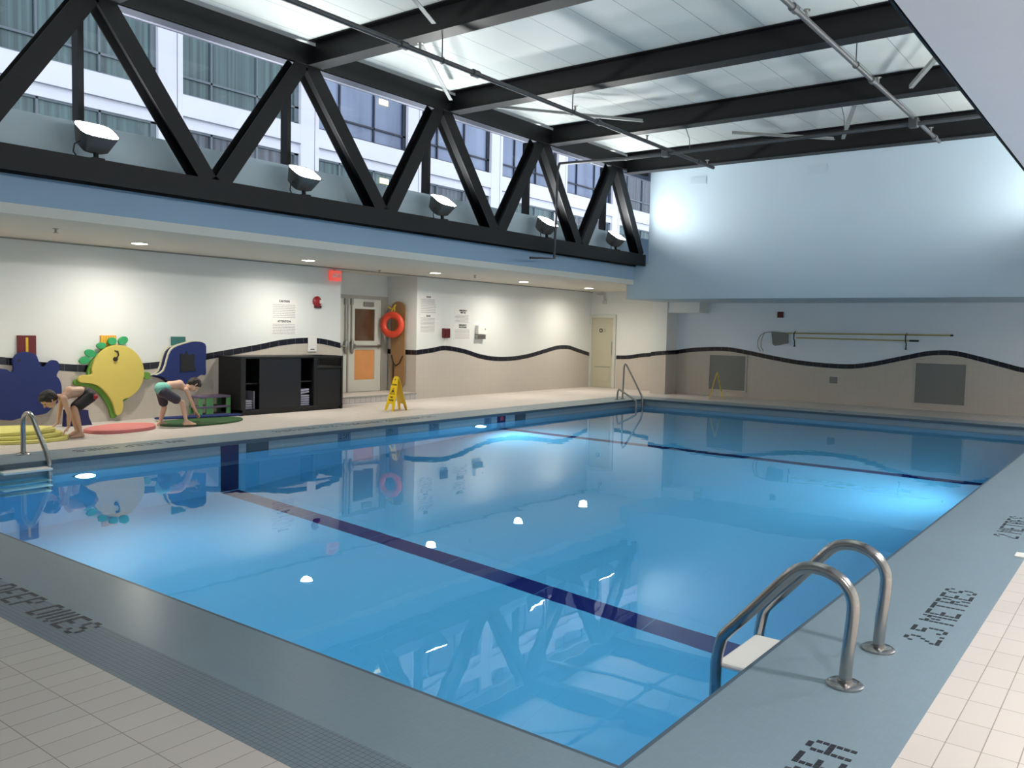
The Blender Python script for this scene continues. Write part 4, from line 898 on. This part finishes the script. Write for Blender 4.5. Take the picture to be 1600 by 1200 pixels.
def head(bm, c, face, up, r=.098):
    """c centre, face direction, up (crown) direction"""
    c = Vector(c); f = Vector(face).normalized(); u = Vector(up); u = (u-f*u.dot(f)).normalized(); s = f.cross(u)
    ellip(bm, c+u*r*.12-f*r*.08, (s*r*.80, f*r*1.02, u*r*.98))
    ellip(bm, c-u*r*.48+f*r*.22, (s*r*.60, f*r*.66, u*r*.66))
    bone(bm, c+f*r*.86+u*r*.06, c+f*r*1.06-u*r*.18, r*.10, r*.16, 8, 3)
    for k in (1, -1):
        bone(bm, c+s*k*r*.78-u*r*.22, c+s*k*r*.86+u*r*.08-f*r*.06, r*.08, r*.14, 8, 3)
        bone(bm, c+f*r*.84+u*r*.26+s*k*r*.2, c+f*r*.78+u*r*.26+s*k*r*.5, r*.09, r*.09, 8, 3)
    return c, f, u, s, r
def face_bits(hd, parent, hm):
    c, f, u, s, r = hd
    for k in (1, -1):
        b = bmesh.new(); ellip(b, c+f*r*.85+u*r*.08+s*k*r*.33, (s*r*.12, f*r*.08, u*r*.07), 10); me = MB(); me.bm.free(); me.bm = b; me.build('eye', M['eye'], parent, smooth=True)
    b = MB(); b.tube([c+f*r*.84-u*r*.50+s*r*.26, c+f*r*.91-u*r*.48, c+f*r*.84-u*r*.50-s*r*.26], [r*.04, r*.07, r*.04], 8); b.build('mouth', M['lip'], parent, smooth=True)
    b = bmesh.new(); ellip(b, c+u*r*.24-f*r*.20, (s*r*.93, f*r*1.02, u*r*.98)); ellip(b, c+u*r*.72+f*r*.30, (s*r*.72, f*r*.62, u*r*.42)); ellip(b, c-u*r*.22-f*r*.55, (s*r*.74, f*r*.56, u*r*.62))
    rr = random.Random(5)
    for i in range(90):
        a1 = rr.uniform(0, 2*PI); a2 = rr.uniform(.0, 1.75); d = (u*math.cos(a2)+(f*math.cos(a1)+s*math.sin(a1))*math.sin(a2)).normalized()
        if d.dot(f) > .62 and d.dot(u) < .55: continue
        p = c+u*r*.18-f*r*.12+d*r*.98; bone(b, p, p+(d*.3+f*.35-u*.1).normalized()*r*.22, r*.12, r*.04, 6, 2)
    fuse('hair', b, hm, parent, .006, 3)
def person(J, skin_m, hair_m, lab, toe, face, crown, handd, k=1.0):
    P = J
    pr = empty('person', (P['pelvis'].x, P['pelvis'].y, 0), lab, 'person')
    b = bmesh.new()
    sh = (P['shn']+P['shf'])/2
    up_ = (P['chest']-P['pelvis']).normalized()
    lat = (P['shn']-P['shf']).normalized()
    # trunk
    for (p, a, w, d) in ((P['pelvis'], 0, .105, .085), (P['belly'], 0, .092, .075), (P['chest'], 0, .112, .085)):
        ax = lat; th = up_.cross(ax).normalized(); ellip(b, p, (ax*w*k, up_*.095*k, th*d*k))
    for s_ in (.045, -.045):
        bone(b, P['pelvis']+lat*s_, P['belly']+lat*s_*.9, .078*k, .068*k); bone(b, P['belly']+lat*s_*.9, P['chest']+lat*s_*1.1, .068*k, .075*k)
        bone(b, P['chest']+lat*s_*1.1, sh+lat*s_*1.6, .07*k, .045*k)
    bone(b, P['shn'], P['shf'], .042*k, .042*k)
    bone(b, sh, P['neck'], .052*k, .040*k); bone(b, P['neck'], P['head']-Vector(crown).normalized()*.04, .040*k, .042*k)
    for q in ('n', 'f'):
        bone(b, P['hip'+q], P['knee'+q], .070*k, .046*k); bone(b, P['knee'+q], P['knee'+q].lerp(P['ank'+q], .35), .044*k, .046*k); bone(b, P['knee'+q].lerp(P['ank'+q], .35), P['ank'+q], .046*k, .027*k)
        foot(b, P['ank'+q], toe[q])
        bone(b, P['sh'+q], P['el'+q], .040*k, .029*k); bone(b, P['el'+q], P['el'+q].lerp(P['wr'+q], .3), .029*k, .029*k); bone(b, P['el'+q].lerp(P['wr'+q], .3), P['wr'+q], .029*k, .020*k)
        hand(b, P['wr'+q], handd[q], (0, 0, 1), .135, .28, 1 if q == 'n' else -1)
    hd = head(b, P['head'], face, crown, .104 if k == 1.0 else .095)
    body = fuse('body', b, skin_m, pr, .0065, 5)
    face_bits(hd, pr, hair_m)
    return pr, lat, up_
def shorts(P, pr, m, lat, k=1.0, f=.72):
    b = bmesh.new()
    for s_ in (.05, -.05): bone(b, P['pelvis']+lat*s_, P['pelvis'].lerp(P['belly'], .45)+lat*s_, .097*k, .082*k)
    for q in ('n', 'f'): bone(b, P['hip'+q], P['hip'+q].lerp(P['knee'+q], f), .088*k, .078*k)
    bone(b, P['hipn'], P['hipf'], .09*k, .09*k)
    return fuse('swim_shorts', b, m, pr, .008, 4)
def J_(d): return {k: on_x(a, b, x) for k, (a, b, x) in d.items()}
# first boy, crouching, facing left
A = J_(dict(pelvis=(138,617,-11.88), belly=(125,612,-11.88), chest=(109,613,-11.88), shn=(100,623,-11.74), shf=(97,620,-12.02), neck=(90,620,-11.88), head=(76,624,-11.88),
  hipn=(140,620,-11.79), hipf=(139,619,-11.97), kneen=(116,639,-11.74), kneef=(112,641,-12.02), ankn=(126,677,-11.78), ankf=(121,671,-12.0), eln=(108,648,-11.68), elf=(93,643,-12.06), wrn=(107,667,-11.74), wrf=(91,660,-12.08)))
A['ankn'].z = .064; A['ankf'].z = .064
pa, lat, up_ = person(A, M['skin'], M['hair'], 'boy in black and red swim shorts crouching over the yellow foam mats, head down', {'n': (0,-1,0), 'f': (0,-1,0)}, (0,-.62,-.78), (0,-.85,.42), {'n': (-.15,-.45,-.6), 'f': (-.1,-.6,-.5)}, 1.0)
so = shorts(A, pa, M['short_black'], lat)
bq = bmesh.new(); c_ = A['hipn']; ellip(bq, c_+Vector((.052, .035, .0)), (Vector((.045,0,0)), Vector((0,.055,0)), Vector((0,0,.04))), 12); fuse('red_patch', bq, M['short_red'], so, .006, 2)
# second boy, bending forward, facing right
B = J_(dict(pelvis=(253,609,-12.12), belly=(265,602,-12.12), chest=(280,601,-12.12), shn=(291,609,-11.98), shf=(290,606,-12.26), neck=(295,603,-12.10), head=(303,601,-12.08),
  hipn=(256,613,-12.03), hipf=(252,612,-12.21), kneen=(285,630,-11.96), kneef=(257,637,-12.30), ankn=(291,661,-11.92), ankf=(250,660,-12.34), eln=(300,629,-11.95), elf=(298,626,-12.32), wrn=(306,643,-12.02), wrf=(305,643,-12.36)))
B['ankn'].z = .092; B['ankf'].z = .062
pb, lat, up_ = person(B, M['skin2'], M['hair2'], 'boy in teal and dark grey swim shorts bending over the green foam mat', {'n': (.25,1,0), 'f': (.1,1,0)}, (.1,.45,-.88), (0,.88,.40), {'n': (-.1,.5,-.7), 'f': (0,.5,-.7)}, .88)
so = shorts(B, pb, M['short_grey'], lat, .92, .66)
bq = bmesh.new()
for s_ in (.05, -.05): bone(bq, B['pelvis']+lat*s_+Vector((0,-.02,.02)), B['pelvis'].lerp(B['belly'], .42)+lat*s_, .094, .082)
fuse('teal_waist', bq, M['short_teal'], so, .008, 4)
